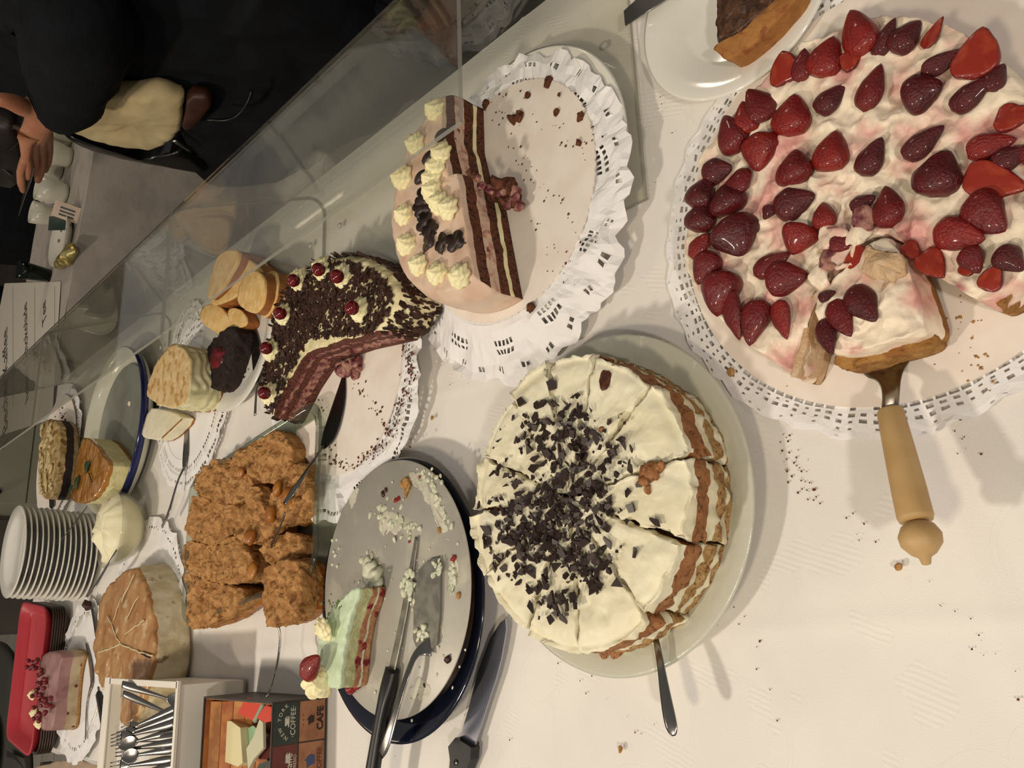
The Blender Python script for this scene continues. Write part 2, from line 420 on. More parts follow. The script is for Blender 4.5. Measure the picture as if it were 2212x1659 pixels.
# cabinet
cabm=M('cabinet_green','#a9a992','#b3b29c',sc=3,rough=.5)
cb=thing('cabinet','pale green-grey low cabinet with doors and a small knob standing far behind the buffet','cabinet',T(.7,4.5,FZ))
part('body',box(T(.27,4.3,FZ+.06),E3*.5,L3*.45,Z3*.74),cabm,cb,False)
part('plinth',box(T(.29,4.32,FZ),E3*.46,L3*.41,Z3*.06),K['black'],cb,False)
for i in range(1):
    for j in range(3):
        d=part('drawer',box(T(.275+.5*i,4.283,FZ+.07+.243*j),E3*.49,L3*.017,Z3*.235),cabm,cb,False)
        part('knob',blob(T(.325+.5*i,4.27,FZ+.2+.243*j),.016),K['black'],d)
gd=thing('cupboard','dark grey tall cupboard with two door panels next to the pale cabinet','cupboard',T(-.05,4.9,FZ))
greym=M('grey_panel','#5e5650','#66605a',sc=4,rough=.6)
part('body',box(T(-.35,4.75,FZ),E3*.6,L3*.4,Z3*1.7),greym,gd,False)
for i in range(2): part('door',box(T(-.34+.3*i,4.73,FZ+.03),E3*.285,L3*.02,Z3*1.64),greym,gd,False)
# ============================================================ FAR TABLE with cups
n1=P(215,250,0);n2=P(145,650,0);dt=(n2-n1)/np.linalg.norm(n2-n1);bk=np.array([-dt[1],dt[0],0]);
if bk[1]<0:bk=-bk
a0=n1-dt*.5;ww=1.25;dd=.62
ft=thing('serving_table','table with grey-white cloth behind the black-clothed person, carrying cups and a coffee menu','table',(*(a0+dt*ww/2+bk*dd/2)[:2],FZ))
FTm=M('grey_cloth','#a8a096','#9d958b',sc=14,rough=.9,bump=.002,bsc=30)
g=np.stack(np.meshgrid(np.linspace(0,ww,60),np.linspace(0,dd,30)),2).reshape(-1,2)
Vt=a0+g[:,:1]*dt+g[:,1:]*bk;Vt=np.c_[Vt[:,:2],-.002+.0015*fbm(np.c_[g*8,g[:,0]*0],4,2)]
Fs=gridf(30,60)
def drop(p0,p1,nrm,n,dep=.74,seed=0):
    t=np.linspace(0,1,n);Vs=[];ln=np.linalg.norm(p1-p0)
    for k in range(16):
        s=k/15;q=p0+(p1-p0)*t[:,None];q=q+nrm*((.012*s**.6*np.sin(t*ln*16+seed))+.02*(1-math.exp(-s*9)))[:,None];q[:,2]=-.002-dep*s;Vs.append(q)
    return np.concatenate(Vs),gridf(16,n)
part('cloth',join((Vt,Fs),drop(a0,a0+dt*ww,-bk,90),drop(a0+dt*ww,a0+dt*ww+bk*dd,dt,50,seed=2),drop(a0+bk*dd,a0,-dt,50,seed=4),drop(a0+dt*ww+bk*dd,a0+bk*dd,bk,90,seed=3)),FTm,ft)
part('board',box(a0+bk*.01+dt*.01+np.array([0,0,-.03]),dt*(ww-.02),bk*(dd-.02),Z3*.024),M('far_board','#8a6a48',rough=.6),ft,False)
# cups
cupm=M('cup_china','#c9c6b4',rough=.25)
def cup(loc,r,h,label,handle=True,rib=False,up=0):
    t=thing('coffee_cup',label,'cup',loc,None)
    f=(lambda R,Z,A:(R*(1+.03*np.cos(A*22)*(R>.6*r)),Z)) if rib else None
    g=lathe([(0,.004),(r*.62,.004),(r*.66,0),(r*.72,.0),(r*.78,h*.15),(r*.93,h*.5),(r,h),(r*.94,h),(r*.86,h*.5),(r*.68,h*.14),(0,h*.1)],40,loc,fn=f)
    part('bowl',g,cupm,t)
    if handle:
        a=np.array([math.cos(up),math.sin(up),0])*r
        L=np.asarray(loc)
        part('handle',tube([L+a*.9+[0,0,h*.8],L+a*1.35+[0,0,h*.85],L+a*1.5+[0,0,h*.55],L+a*1.3+[0,0,h*.25],L+a*.82+[0,0,h*.28]],.004,8,st=.004),cupm,t)
    return t
for (x,y,r,h,lb,hd,rb) in (((153),300,.036,.075,'white coffee cup half hidden by the hand, rightmost in the row of cups',False,False),
     (152,342,.043,.085,'largest upright white coffee cup just below the hand',False,False),
     (132,372,.038,.07,'shaded white cup behind the two front cups',True,False),
     (143,420,.043,.085,'white coffee cup behind the paper sugar packets',True,False),
     (118,470,.037,.07,'white ribbed cup at the left end of the cup row',False,True)):
    cup(P(x,y,0),r,h,lb,hd,rb,up=2.2)
# sugar dish and packets
o=P(146,520,0);dish=thing('sugar_dish','shallow white dish with brown dots holding sugar packets','dish',o)
part('bowl',lathe([(0,0),(.05,0),(.075,.012),(.09,.028),(.087,.03),(.07,.015),(.045,.004),(0,.003)],48,o),M('dotted_dish','#c9c5b6',rough=.3,vor=(38,.28,'#7a6250')),dish)
pk=M('sugar_paper','#cbb5a2',rough=.6);pg=M('green_paper','#1d332b',rough=.5)
def packet(c,w,h,a,tilt,m,label,txt):
    x=np.array([math.cos(a),math.sin(a),0]);n=np.array([-math.sin(a),math.cos(a),0]);y=np.array([n[0]*math.cos(tilt),n[1]*math.cos(tilt),math.sin(tilt)]);nn=np.cross(x,y)
    t=thing('sugar_packet',label,'packet',c);L=[]
    g=np.stack(np.meshgrid(np.linspace(-1,1,9),np.linspace(-1,1,9)),2).reshape(-1,2);th=.0035*(1-g[:,0]**2)*(1-g[:,1]**2)+.0004
    b=np.asarray(c)+g[:,:1]*x*w/2+g[:,1:]*y*h/2
    V=np.r_[b+th[:,None]*nn,b-th[:,None]*nn];F=gridf(9,9)+[tuple(i+81 for i in f[::-1]) for f in gridf(9,9)]
    part('sachet',(V,F),m,t)
    if txt:
        for k in range(3): part('print_stripe',prism(np.array([[-w*.3+k*w*.22,-h*.3],[-w*.3+k*w*.22+w*.1,-h*.3],[-w*.3+k*w*.22+w*.1,h*.25],[-w*.3+k*w*.22,h*.25]]),.0006,(x,y,nn),np.asarray(c)+nn*.004),pg,t,False)
packet(P(144,458,.03),.05,.075,-.3,1.2,pk,'pale pink paper sugar packet standing in the white dish',True)
packet(P(132,482,.03),.05,.07,.5,1.0,pg,'dark green paper packet leaning beside the pink packet in the dish',False)
gw=M('gold_foil','#8d7c3c','#c4b476',sc=40,rough=.3,metal=.6,bump=.004,bsc=60)
o=P(156,560,0);gv=blob(o+[0,0,.018],(.028,.085,.02),20,14,amp=.008,sc=30,seed=4,rot=.35)
solo('snack_wrapper',gv,gw,'crumpled gold foil wrapper lying on the far table in front of the menu','wrapper',o)
o=P(107,596,0);gg=thing('drinking_glass','small green-tinted drinking glass on the far table edge','glass',o)
part('tumbler',lathe([(0,0),(.022,0),(.027,.06),(.029,.09),(.0265,.09),(.0245,.06),(.019,.006),(0,.006)],32,o),clear('green_glass','#4f8f70'),gg)
# coffee menu sheet
mp=M('menu_paper','#c6beb0',rough=.7);q=[P(131,608,.001),P(10,612,.001),P(-60,960,.001),P(112,905,.001)]
mn=thing('coffee_menu','white printed coffee price sheet lying on the far table','menu',q[0])
part('sheet',(np.array([v for v in q]+[v-[0,0,.0008] for v in q]),[(0,1,2,3),(7,6,5,4),(0,4,5,1),(1,5,6,2),(2,6,7,3),(3,7,4,0)]),mp,mn,False)
ink=M('menu_ink','#2e2a28',rough=.7)
def text(body,size,origin,x,y,m,parent,name='lettering',ext=.0002,align='LEFT',bold=0):
    c=bpy.data.curves.new(name,'FONT');c.body=body;c.size=size;c.extrude=ext;c.align_x=align;c.offset=bold
    c.materials.append(m);tmp=bpy.data.objects.new('tmp_text',c);COL.objects.link(tmp)
    bpy.context.view_layer.update();me=bpy.data.meshes.new_from_object(tmp.evaluated_get(bpy.context.evaluated_depsgraph_get()));bpy.data.objects.remove(tmp)
    if not me.materials: me.materials.append(m)
    o=bpy.data.objects.new(name,me);COL.objects.link(o)
    x=Vector(x).normalized();y=Vector(y).normalized();n=x.cross(y)
    o.parent=parent;l=Vector(origin)-root(parent).location
    o.matrix_local=Matrix(((x.x,y.x,n.x,l.x),(x.y,y.y,n.y,l.y),(x.z,y.z,n.z,l.z),(0,0,0,1)));return o
xd=P(10,640,0)-P(10,900,0);xd/=np.linalg.norm(xd);yd=np.array([-xd[1],xd[0],0])
text('1 Becher Kaffee',.085,P(16,960,.0015),xd,yd,ink,mn)
text('heisse Schokolade',.06,P(62,860,.0015),xd,yd,ink,mn)
text('Tee',.06,P(100,690,.0015),xd,yd,ink,mn)
for xx in (28,75,118): part('ruled_line',ribbon([P(xx,620,.0016),P(xx,880,.0016)],.0015,.0004),ink,mn)
# dark round side table beyond the left end of the buffet
RT=(-1.02,2.80)
o=T(*RT,FZ);dtb=thing('round_table','dark grey-green round table beyond the red tray at the left end of the buffet','table',o)
dkm=M('dark_tabletop','#2b2a22','#32312a',sc=5,rough=.4)
part('top',lathe([(0,-.085),(.60,-.085),(.63,-.078),(.63,-.065),(.60,-.06),(0,-.06)],96,T(*RT,0)),dkm,dtb)
part('column',tube([T(*RT,FZ),T(*RT,-.085)],.035,16),dkm,dtb);part('foot',lathe([(0,0),(.25,0),(.24,.015),(.04,.04),(0,.04)],40,o),dkm,dtb)
sb=thing('side_table','low dark rectangular side table along the left side of the buffet, holding a used plate','table',T(-1.1,1.5,FZ))
part('top',box(T(-1.5,.9,-.085),E3*.80,L3*1.22,Z3*.025),dkm,sb,False)
for a in (-1.46,-.76):
    for b in (.95,2.06): part('leg',box(T(a,b,FZ),E3*.04,L3*.04,Z3*.664),dkm,sb,False)
# ============================================================ ACRYLIC GUARD (three C-shaped bent sheets)
K['acryl']=clear('clear_acrylic','#fafaf7',ior=1.6,dif=.010,difc='#cfd0c4')
K['acryl_edge']=clear('acrylic_edge','#c8c8c0',rough=.25,dif=.5,difc='#b2b1a8')
screwm=K['steel']
def cpath():
    p=[];t=.005
    def arc(cx,cz,r,a0,a1,n=6): return [(cx+r*math.cos(a),cz+r*math.sin(a)) for a in np.linspace(math.radians(a0),math.radians(a1),n)]
    # profile in (e,z): base, bend, leaning back, bend, top
    p=[(0,.003)]+[(.235,.003)]+arc(.240,.025,.022,-90,18)+[(.19,.205)]+arc(.158,.220,.022,20,90)+[(-.012,.2425)]
    return np.array(p)
cp=cpath()
def guard(l0,l1,label):
    t=thing('acrylic_guard',label,'food guard',T(.13,(l0+l1)/2),'clear acrylic guards in a row along the far table edge')
    tg=np.gradient(cp,axis=0);tg/=np.linalg.norm(tg,axis=1)[:,None];nm=np.c_[-tg[:,1],tg[:,0]]
    o=cp+nm*.0022;i=cp-nm*.0022;prof=np.r_[o,i[::-1]];N=len(prof);k=len(cp)
    V=[];
    for l in (l0,l1):
        for a,z in prof: V.append(T(a,l,z))
    V=np.array(V);F=[];MI=[]
    for a in range(N):
        F.append((a,(a+1)%N,N+(a+1)%N,N+a));MI.append(1 if a in(k-1,N-1) else 0)
    for b in (0,N):
        for a in range(k-1):
            q=(b+a,b+a+1,b+N-2-a,b+N-1-a);F.append(q if b else q[::-1]);MI.append(1)
    part('bent_sheet',(V,F,MI),[K['acryl'],K['acryl_edge']],t,False)
    for e_,l_ in ((.03,l0+.025),(.2,l0+.035),(.03,l1-.05),(.2,l1-.05)):
        part('foot_bumper',lathe([(0,.0055),(.0045,.0055),(.005,.007),(.003,.009),(0,.009)],14,T(e_,l_)),K['bump'],t)
    return t
K['bump']=M('clear_bumper','#d8d6cc',rough=.1,trans=.5)
guard(.002,.628,'right-hand clear acrylic guard arching over the pink cake plate, its corner nearest the camera')
guard(.632,1.262,'middle clear acrylic guard behind the bread plate, between the two sheet joints')
guard(1.266,1.90,'farthest clear acrylic guard sheet, behind the blue-rimmed platter')
# ============================================================ generic tableware
def plate(name,c,r,h,well,mats,label,cat='plate',group=None,n=96,fn=None,th=.004,extra=None):
    t=thing(name,label,cat,c,group)
    w=well
    g=lathe([(0,.001),(w*.86,.001),(w*.9,0),(w*.95,.001),(w*1.0,.004),((w+r)/2,h*.62),(r,h-.001),(r+.0015,h+.0012),(r-.002,h+.0022),((w+r)/2,h*.62+th),(w*1.02,.0045+th*.5),(w*.95,th+.001),(0,th)],n,c,fn=fn)
    part('dish',g,mats,t);return t
def lace(c,r0,r1,z,n,rows,seed=0,hole=.55,crump=.0015,scal=18,sa=.006,pat=None,h0=0,squash=None):
    """paper lace ring: cells with real openings; polar layout"""
    r=np.random.RandomState(seed);V=[];F=[];R_=np.linspace(r0,r1,rows+1)
    def pt(u,v):
        a=2*pi*u/n;rr=r0+(r1-r0)*v/rows
        rr+= sa*abs(math.sin(a*scal/2))*(v/rows)**2
        return (rr*math.cos(a),rr*math.sin(a),0)
    key={}
    def vid(u,v):
        k=(round((u%n)*100),round(v*100))
        if k not in key:key[k]=len(V);V.append(pt(u,v))
        return key[k]
    for j in range(rows):
        for i in range(n):
            hl=pat(i,j,r) if pat else hole
            if hl<=0: F.append((vid(i,j),vid(i,j+1),vid(i+1,j+1),vid(i+1,j)));continue
            m=(1-hl)/2
            a,b,c_,d=(vid(i,j),vid(i,j+1),vid(i+1,j+1),vid(i+1,j))
            e,f,g,h=(vid(i+m,j+m),vid(i+m,j+1-m),vid(i+1-m,j+1-m),vid(i+1-m,j+m))
            F+=[(a,b,f,e),(b,c_,g,f),(c_,d,h,g),(d,a,e,h)]
    V=np.array(V)+np.array([c[0],c[1],0]);rr=np.hypot(V[:,0]-c[0],V[:,1]-c[1]);w=np.clip((rr-r0)/(r1-r0),0,1)
    V[:,2]=z(V,w) if callable(z) else z
    V[:,2]+=crump*(.6+fbm(V*55,seed,3))*w**.7
    V[:,:2]+=crump*1.2*fv(V*40,seed+5,2)[:,:2]*w[:,None]
    return V,F,[0]*len(F)
def pat_net(i,j,r): return .62 if j>=1 else 0
def disc(c,r,z,th=.0015,n=160,scal=0,sa=.002):
    fn=(lambda R,Z,A:(R+ (R>r*.9)*sa*np.abs(np.sin(A*scal/2)),Z)) if scal else None
    return lathe([(0,z),(r,z),(r,z+th),(0,z+th)],n,(c[0],c[1],0),fn=fn)
# rosettes of piped cream
def rosette_mesh(name,mat,R=.016,Hh=.017,lobes=7,seed=0):
    tw=random.uniform(.8,1.6)
    pr=[(0,0),(.8,0),(1.0,.12),(1.02,.25),(.86,.42),(.88,.5),(.66,.66),(.64,.74),(.36,.88),(.2,1.0),(.04,1.12),(0,1.12)]
    pr=resample(np.array(pr),.06,False)
    fn=lambda R_,Z,A:(R_*(1+.13*np.cos(lobes*(A+tw*Z/Hh))+.05*np.cos(A+seed)),Z)
    g=lathe([(a*R,b*Hh) for a,b in pr],42,fn=fn)
    return mesh(name,(g[0]+fv(g[0]*150,seed,2)*.0006,g[1],g[2]),mat)
# strawberries
def straw_mesh(kind,seed):
    n=22;k=16;V=[];u=np.linspace(0,1,k)
    for a in u:
        r=.5*(math.sin(pi*min(1,a**.62*.97+.02)))**.75 if 0<a<1 else .02
        A=np.linspace(0,2*pi,n,endpoint=False)
        V.append(np.stack([np.full(n,a-.45),r*np.cos(A),r*.72*np.sin(A)],1))
    V=np.concatenate(V);V[:,2]=np.where(V[:,2]<-.12,-.12+(V[:,2]+.12)*.2,V[:,2])
    if kind==1: V[:,2]=np.where(V[:,2]>.1,.1+(V[:,2]-.1)*.18,V[:,2])
    if kind==2: V[:,2]*=.75; V[:,1]+=.18*V[:,0]**2; V[:,2]+=.25*V[:,1]
    V=V+fv(V*3,seed,2)*.03
    F=gridf(k,n,True);F=[f[::-1] for f in F]
    F.append(tuple(range(n)));F.append(tuple(range((k-1)*n,k*n))[::-1])
    MI=[0]*len(F)
    if kind==1:
        for i,f in enumerate(F):
            if all(V[j,2]>.085 for j in f): MI[i]=1
    return mesh('strawberry_half',(V,F,MI),[K['straw%d'%(seed%3)],K['strawcut']])
K['straw0']=M('strawberry_skin','#6e1212','#5c0e10',sc=1.6,rough=.36,coat=.2,bump=.0015,bsc=14,vor=(15,.13,'#a8683a'))
K['straw1']=M('strawberry_skin_dark','#560c12','#450a0e',sc=1.6,rough=.36,coat=.2,bump=.0015,bsc=14,vor=(15,.13,'#8f5430'))
K['straw2']=M('strawberry_skin_red','#861a12','#701212',sc=1.6,rough=.36,coat=.2,bump=.0015,bsc=14,vor=(15,.13,'#b57a40'))
K['strawcut']=M('strawberry_flesh','#8a2413','#9c3a20',sc=3,rough=.35,coat=.2,lo=.5,hi=.7)
SM=[straw_mesh(0,0),straw_mesh(0,1),straw_mesh(0,2),straw_mesh(1,3),straw_mesh(1,5),straw_mesh(2,6),straw_mesh(2,7),straw_mesh(2,8)]
# ============================================================ STRAWBERRY CAKE
sc0=np.array([.207,.329]); zs=.009
tt=thing('lace_doily','white lace paper doily under the strawberry cake, largest on the table','doily',(sc0[0],sc0[1],.001))
def pstr(i,j,r):
    if j<2: return .8 if (i//5)%3 else (.0 if r.rand()<.5 else .5)
    return r.choice([.35,.5,.6]) if j<4 else (.3 if r.rand()<.5 else 0)
part('lace_ring',lace(sc0,.166,.193,lambda V,w:.0015+.002*w,118,6,3,crump=.0022,scal=36,sa=.004,pat=pstr),K['paper'],tt,False,solid=.0004)
part('centre',disc(sc0,.1685,.0012,.0006),K['paper'],tt,False)
bt=thing('cake_board','round cream cardboard cake board under the strawberry cake','cake board',(sc0[0]+.0,sc0[1],.002))
part('board',disc(sc0+[.002,-.001],.1735,.0022,.003,200),K['board'],bt,False)
smears=crumbs(rect_px([(1960,620,2100,700,12),(1990,760,2160,840,10),(2040,640,2140,800,12),(1690,800,1780,815,6)],90,4,.0053,16),.0014,5)
part('crumb',smears,K['crumb_y'],bt,False,kind='stuff')
K['scream']=M('strawberry_cream','#efe0c8','#d9a296',sc=26,rough=.4,sss=.25,bump=.001,bsc=120,lo=.47,hi=.64,col3='#b56a68',sc3=34,lo3=.62,hi3=.74)
K['crust']=M('shortcrust','#a67a40','#8e622e',sc=90,rough=.85,bump=.0018,bsc=350,col3='#8a5a2a',sc3=60)
body_px=[(1700,812),(1640,770),(1580,725),(1545,690),(1510,640),(1466,590),(1470,520),(1480,440),(1500,370),(1493,345),(1530,300),(1562,262),(1610,200),(1660,152),(1700,100),(1780,66),(1830,36),(1900,27),(1965,26),(2040,38),(2110,75),(2170,130),(2230,190),(2290,280),(2310,380),(2290,490),(2240,570),(2160,662),(2100,640),(2060,612),(2010,585),(1985,555),(1960,530),(1915,510),(1880,505),(1850,540),(1800,590),(1765,620),(1752,680),(1738,760),(1725,812)]
ct=thing('strawberry_cake','round strawberry cream cake with halved strawberries and a missing slice, on lace doily','cake',(sc0[0],sc0[1],.006))
cb0=PX([(1850,400)],.03)[0]
out=resample(PX(body_px,.045),.0035,True,1)
def cream_top(V,n0):
    d=fv(V[n0:]*30,21,3)
    rid=1-np.abs(fbm(V[n0:]*42+d*.3,33,3))
    V[n0:,2]+=.0045*rid**2+.0045*d[:,2]+.0015*(1-np.abs(fbm(V[n0:]*95,35,2))); V[n0:,:2]+=d[:,:2]*.002
    return V
def sidem(i,j,N): return 1 if i<3 else 0
lv=bands(.0055,[(.009,1),(.026,0)],.0028,lambda t:1.005 if t<.3 else 1-.02*((t-.3)/.7)**2.5)
g=slab(out,lv,cb0,90,.0018,90,.002,3,0,wamp=.0024,topfn=cream_top)
part('cream_and_crust',g,[K['scream'],K['crust']],ct)
def berry(px,py,L,Wd,ang,parent,z,kind=None,tilt=None,seed=0):
    """px,py image position; L,Wd image size in px; ang image direction of the tip (deg, 0=right, 90=up)"""
    r=random
    a=P(px,py,z);dx=math.cos(math.radians(ang));dy=-math.sin(math.radians(ang))
    b=P(px+dx*10,py+dy*10,z);v=b-a;sc=np.linalg.norm(v)/10
    k=r.randrange(3) if kind is None else kind
    inst('strawberry_half',SM[k],parent,a,(r.uniform(-.3,.3) if tilt is None else tilt,r.uniform(-.18,.1),math.atan2(v[1],v[0])+0),(L*sc*1.04,Wd*sc*1.2,min(L,Wd)*sc*1.1))
A3=[(735,430,190,150,95,3),(840,415,190,110,80,0),(985,370,260,200,70,2),(1190,215,270,150,110,2),(1130,380,130,100,260,3),(1350,245,260,120,60,1),(1475,235,260,180,50,1),(1645,215,220,90,55,4),(1700,390,290,110,30,6),(1920,350,310,220,75,4),(580,650,200,115,120,5),(492,740,190,115,100,2),(775,730,250,220,80,2),(1010,620,240,150,45,1),(1265,555,290,150,70,0),(1575,575,260,220,20,1),(1880,590,330,150,35,1),(400,840,210,135,110,0),(580,935,220,190,270,2),(1020,950,250,190,80,2),(1265,980,260,150,60,1),(1580,890,310,140,40,1),(2130,730,210,160,0,4),(1990,900,310,150,15,2),(2120,980,260,140,20,1),(310,1060,190,110,10,1),(445,1120,170,110,190,5),(790,1050,210,190,90,0),(215,1200,220,180,60,1),(375,1240,180,170,100,1),(785,1260,260,160,20,1),(630,1310,100,80,240,1),(1680,1085,300,240,70,1),(2010,1120,370,180,350,4),(1210,1260,170,100,30,1),(1370,1290,240,150,100,0),(975,1340,160,110,100,2),(1970,1320,290,200,320,0),(215,1345,210,180,70,1)]
for x,y,L,w,a,k in A3: berry(1440+x/2.865,y/2.865,L/2.865*1.02,w/2.865*1.1,a,ct,.0485,k)
B3=[(430,170,230,210,290,1),(205,240,190,120,50,2),(820,180,200,190,250,2),(245,360,210,150,250,0),(335,510,270,210,260,0),(640,350,250,120,30,0),(730,430,240,170,10,0),(410,650,300,120,280,5),(548,690,280,150,260,0),(710,680,230,100,280,7),(1800,160,320,180,350,2),(1640,340,210,120,310,4),(1510,260,130,80,310,3),(2010,440,180,120,60,3),(1860,370,120,90,60,3),(1190,330,170,160,200,4),(1090,200,160,120,100,5),(1030,860,10,10,0,1)]
for x,y,L,w,a,k in B3[:-1]: berry(1440+x/2.865,450+y/2.865,L/2.865*1.02,w/2.865*1.1,a,ct,.0485,k)
for x,y,L,w,a,k in ((2195,250,60,50,40,3),(2230,330,75,50,20,0),(2150,170,70,45,60,1),(2250,430,80,60,10,2),(2100,560,60,45,300,0),(2180,560,70,50,320,1)): berry(x,y,L,w,a,ct,.0485,k)
# slice lifted on the server
st=thing('strawberry_cake_slice','pulled-out slice of strawberry cake lying on the wooden-handled cake server','cake slice',P(1890,690,.012))
spx=[(1790,762),(1765,700),(1758,640),(1800,600),(1860,545),(1900,505),(1925,510),(1960,560),(1990,640),(2010,708),(1985,726),(1900,750),(1830,770)]
sp=resample(PX(spx,.05),.003,True,1);c2=PX([(1885,680)],.05)[0]
g=slab(sp,bands(.014,[(.010,1),(.027,0)],.0027,lambda t:1.02 if t<.28 else 1.0-.035*t),c2,26,.0018,90,.003,9,0,wamp=.002,topfn=cream_top)
part('cream_and_crust',g,[K['scream'],K['crust']],st)
for x,y,L,w,a,k in ((1210,590,270,150,310,1),(1080,670,250,130,300,0),(990,790,240,100,290,1),(990,540,120,70,20,1)): berry(1440+x/2.865,450+y/2.865,L/2.865,w/2.865,a,st,.0575,k)
K['crustp']=M('pale_crust_cut','#cdb08e','#bf9c74',sc=70,rough=.8,bump=.0015,bsc=300)
def edge(px,z0,z1,m,par,seed,name='crust_edge',amp=.0015,dome=.001):
    g=slab(resample(PX(px,z1),.0025,True,2),bands(z0,[(z1-z0,0)],.0025,lambda u:1.0),None,8,amp,120,dome,seed);return part(name,g,m,par)
edge([(1798,778),(1806,792),(1835,799),(1880,788),(1930,772),(1990,757),(2019,743),(2022,728),(2008,714),(1985,728),(1920,746),(1860,764),(1820,770)],.013,.034,K['crust'],st,3,amp=.0025)
edge([(1706,814),(1722,814),(1740,760),(1754,690),(1767,632),(1758,626),(1748,655),(1736,715),(1720,775)],.007,.046,K['crustp'],ct,4)
edge([(2150,664),(2166,662),(2212,590),(2250,530),(2240,510),(2200,560),(2160,630)],.007,.036,K['crust'],ct,5,amp=.0025)
for i,(x,y,r_,m) in enumerate(((1800,520,.012,'scream'),(1832,548,.013,'scream'),(1790,560,.010,'berryc'),(1850,500,.011,'scream'),(1870,470,.009,'berryc'),(1775,600,.010,'scream'))):
    part('torn_cream',blob(P(x,y,.050),(r_,r_*.8,r_*.5),20,12,amp=r_*.5,sc=70,seed=i+3),K[m],ct)
part('torn_crust',blob(P(1905,575,.058),(.016,.011,.005),24,14,amp=.005,sc=90,seed=2,rot=1.2),K['crustp'],st)
K['wood']=M('handle_wood','#bb9a68','#b08e5c',sc=30,rough=.5)
sv=thing('cake_server','cake server with turned pale wooden handle and ball end under the strawberry slice','cake server',P(1950,900,.01))
H0=P(1922,885,.036);H1=P(1980,1128,.052)
part('blade',ribbon([P(1880,640,.0105),P(1900,740,.0115),P(1921,790,.013),P(1924,812,.018),P(1925,850,.030),H0],[.03,.042,.040,.018,.0125,.0125],[.0012,.0014,.0014,.0016,.0024,.0026],smooth=2),K['steel'],sv)
hd=H1-H0
part('wooden_handle',lathe([(0,0),(.0075,0),(.0090,.002),(.0102,.03),(.0112,.06),(.0115,np.linalg.norm(hd)-.004),(.0105,np.linalg.norm(hd)-.001),(.006,np.linalg.norm(hd)),(0,np.linalg.norm(hd))],32,H0,axis=hd),K['wood'],sv)
part('ball_end',lathe([(0,0),(.006,.0),(.0105,.003),(.0135,.009),(.0128,.015),(.008,.021),(.004,.0235),(.0028,.028),(0,.029)],32,H1,axis=hd),K['wood'],sv)
# ============================================================ APPLE PIE PLATE (top right)
pc=np.array([.397,.497,0]);
plate('dinner_plate',pc,.1,.016,.06,K['porc'],'white plate with ribbed rim holding the pie slice, beside the strawberry cake',fn=lambda R,Z,A:(R,Z+.0004*np.sin(R*1400)*((R>.064)&(R<.095))))
pi_=thing('pie_slice','slice of brown-filled pie with golden crust on the ribbed white plate','pie slice',P(1600,40,.01))
fil=M('dark_filling','#3c2416','#563722',sc=80,rough=.4,bump=.003,bsc=120)
g=slab(resample(PX([(1548,10),(1550,55),(1552,90),(1600,75),(1650,30),(1720,-25),(1700,-80),(1560,-60)],.03),.003),bands(.006,[(.006,1),(.022,0)],.003),None,14,.003,110,.002,4,0)
part('filling',g,[fil,K['crust']],pi_)
K['crust_l']=M('pie_crust','#94602c','#a8743a',sc=50,rough=.7,bump=.0012,bsc=200,col3='#8a4f22',sc3=70)
g=slab(resample(PX([(1541,106),(1556,118),(1572,133),(1625,100),(1690,35),(1740,-20),(1725,-40),(1640,35),(1600,75),(1565,90)],.034),.003,True,1),bands(.006,[(.030,0)],.003,lambda t:.9+.1*t),None,10,.0012,90,.002,5)
part('crust',g,K['crust_l'],pi_)
sq=thing('steel_server_blade','end of a folded steel utensil resting at the top photo edge on the white plate','utensil',P(1470,0,.02))
a,b,c_,d=P(1437,2,.03),P(1470,27,.022),P(1500,22,.022),P(1512,-10,.03)
part('blade',prism(np.array([[0,0],[.012,-.012],[.024,-.010],[.028,.004],[.02,.05],[.002,.05]]),.0015,(E3,L3*-1*-1,Z3),P(1437,2,.026)),K['steel'],sq,False)
part('lip',prism(np.array([[0,0],[.012,-.012],[.012,-.008],[.002,.004]]),.012,(E3,L3,Z3),P(1437,2,.016)),K['steel'],sq,False)
# ============================================================ PINK CREAM CAKE
gc=np.array([.22,.739,.006])
plate('cake_plate',gc,.164,.019,.12,K['porc'],'round white plate under the crumpled doily of the half pink cream cake',th=.004)
dl=thing('lace_doily','crumpled white lace doily hanging over the plate of the pink cream cake','doily',(.2,.75,.02))
dc=np.array([.186,.752])
def ppk(i,j,r): return .6 if (j in(2,3) and (i//5)%3==0) or (j==5 and i%6<2) else 0
def zpk(V,w):
    rr=np.hypot(V[:,0]-gc[0],V[:,1]-gc[1]);return np.where(rr<.163,.0285-.002*w,.0285-np.clip((rr-.163)*.55,0,.03))
part('lace_ring',lace(dc,.128,.188,zpk,170,7,9,crump=.006,scal=34,sa=.004,pat=ppk),K['paper'],dl,False,solid=.0004)
part('centre',disc(dc,.13,.0272,.0006),K['paper'],dl,False)
bd=thing('cake_board','scalloped cream cardboard board under the half pink cream cake','cake board',(.203,.75,.03))
part('board',disc([.203,.75],.141,.0300,.002,240,scal=88,sa=.002),K['board'],bd,False)
cr=rect_px([(1070,180,1270,330,26),(1110,330,1280,520,30),(1150,470,1250,640,20),(1060,230,1120,280,12),(1240,190,1270,320,10)],0,6,.0325,14)
part('crumb',crumbs(cr,.0016,3),K['crumb'],bd,False,kind='stuff')
part('large_crumb',join(*[blob(P(x,y,.034),(s,s*.8,s*.5),10,7,amp=s*.5,sc=150,seed=i) for i,(x,y,s) in enumerate(((1183,178,.007),(1108,255,.008),(1122,250,.006),(1254,250,.005),(1200,243,.0045),(1139,205,.005),(1250,310,.005),(1142,665,.006),(1207,205,.003),(1047,225,.006)))]),K['crumb'],bd,kind='stuff')
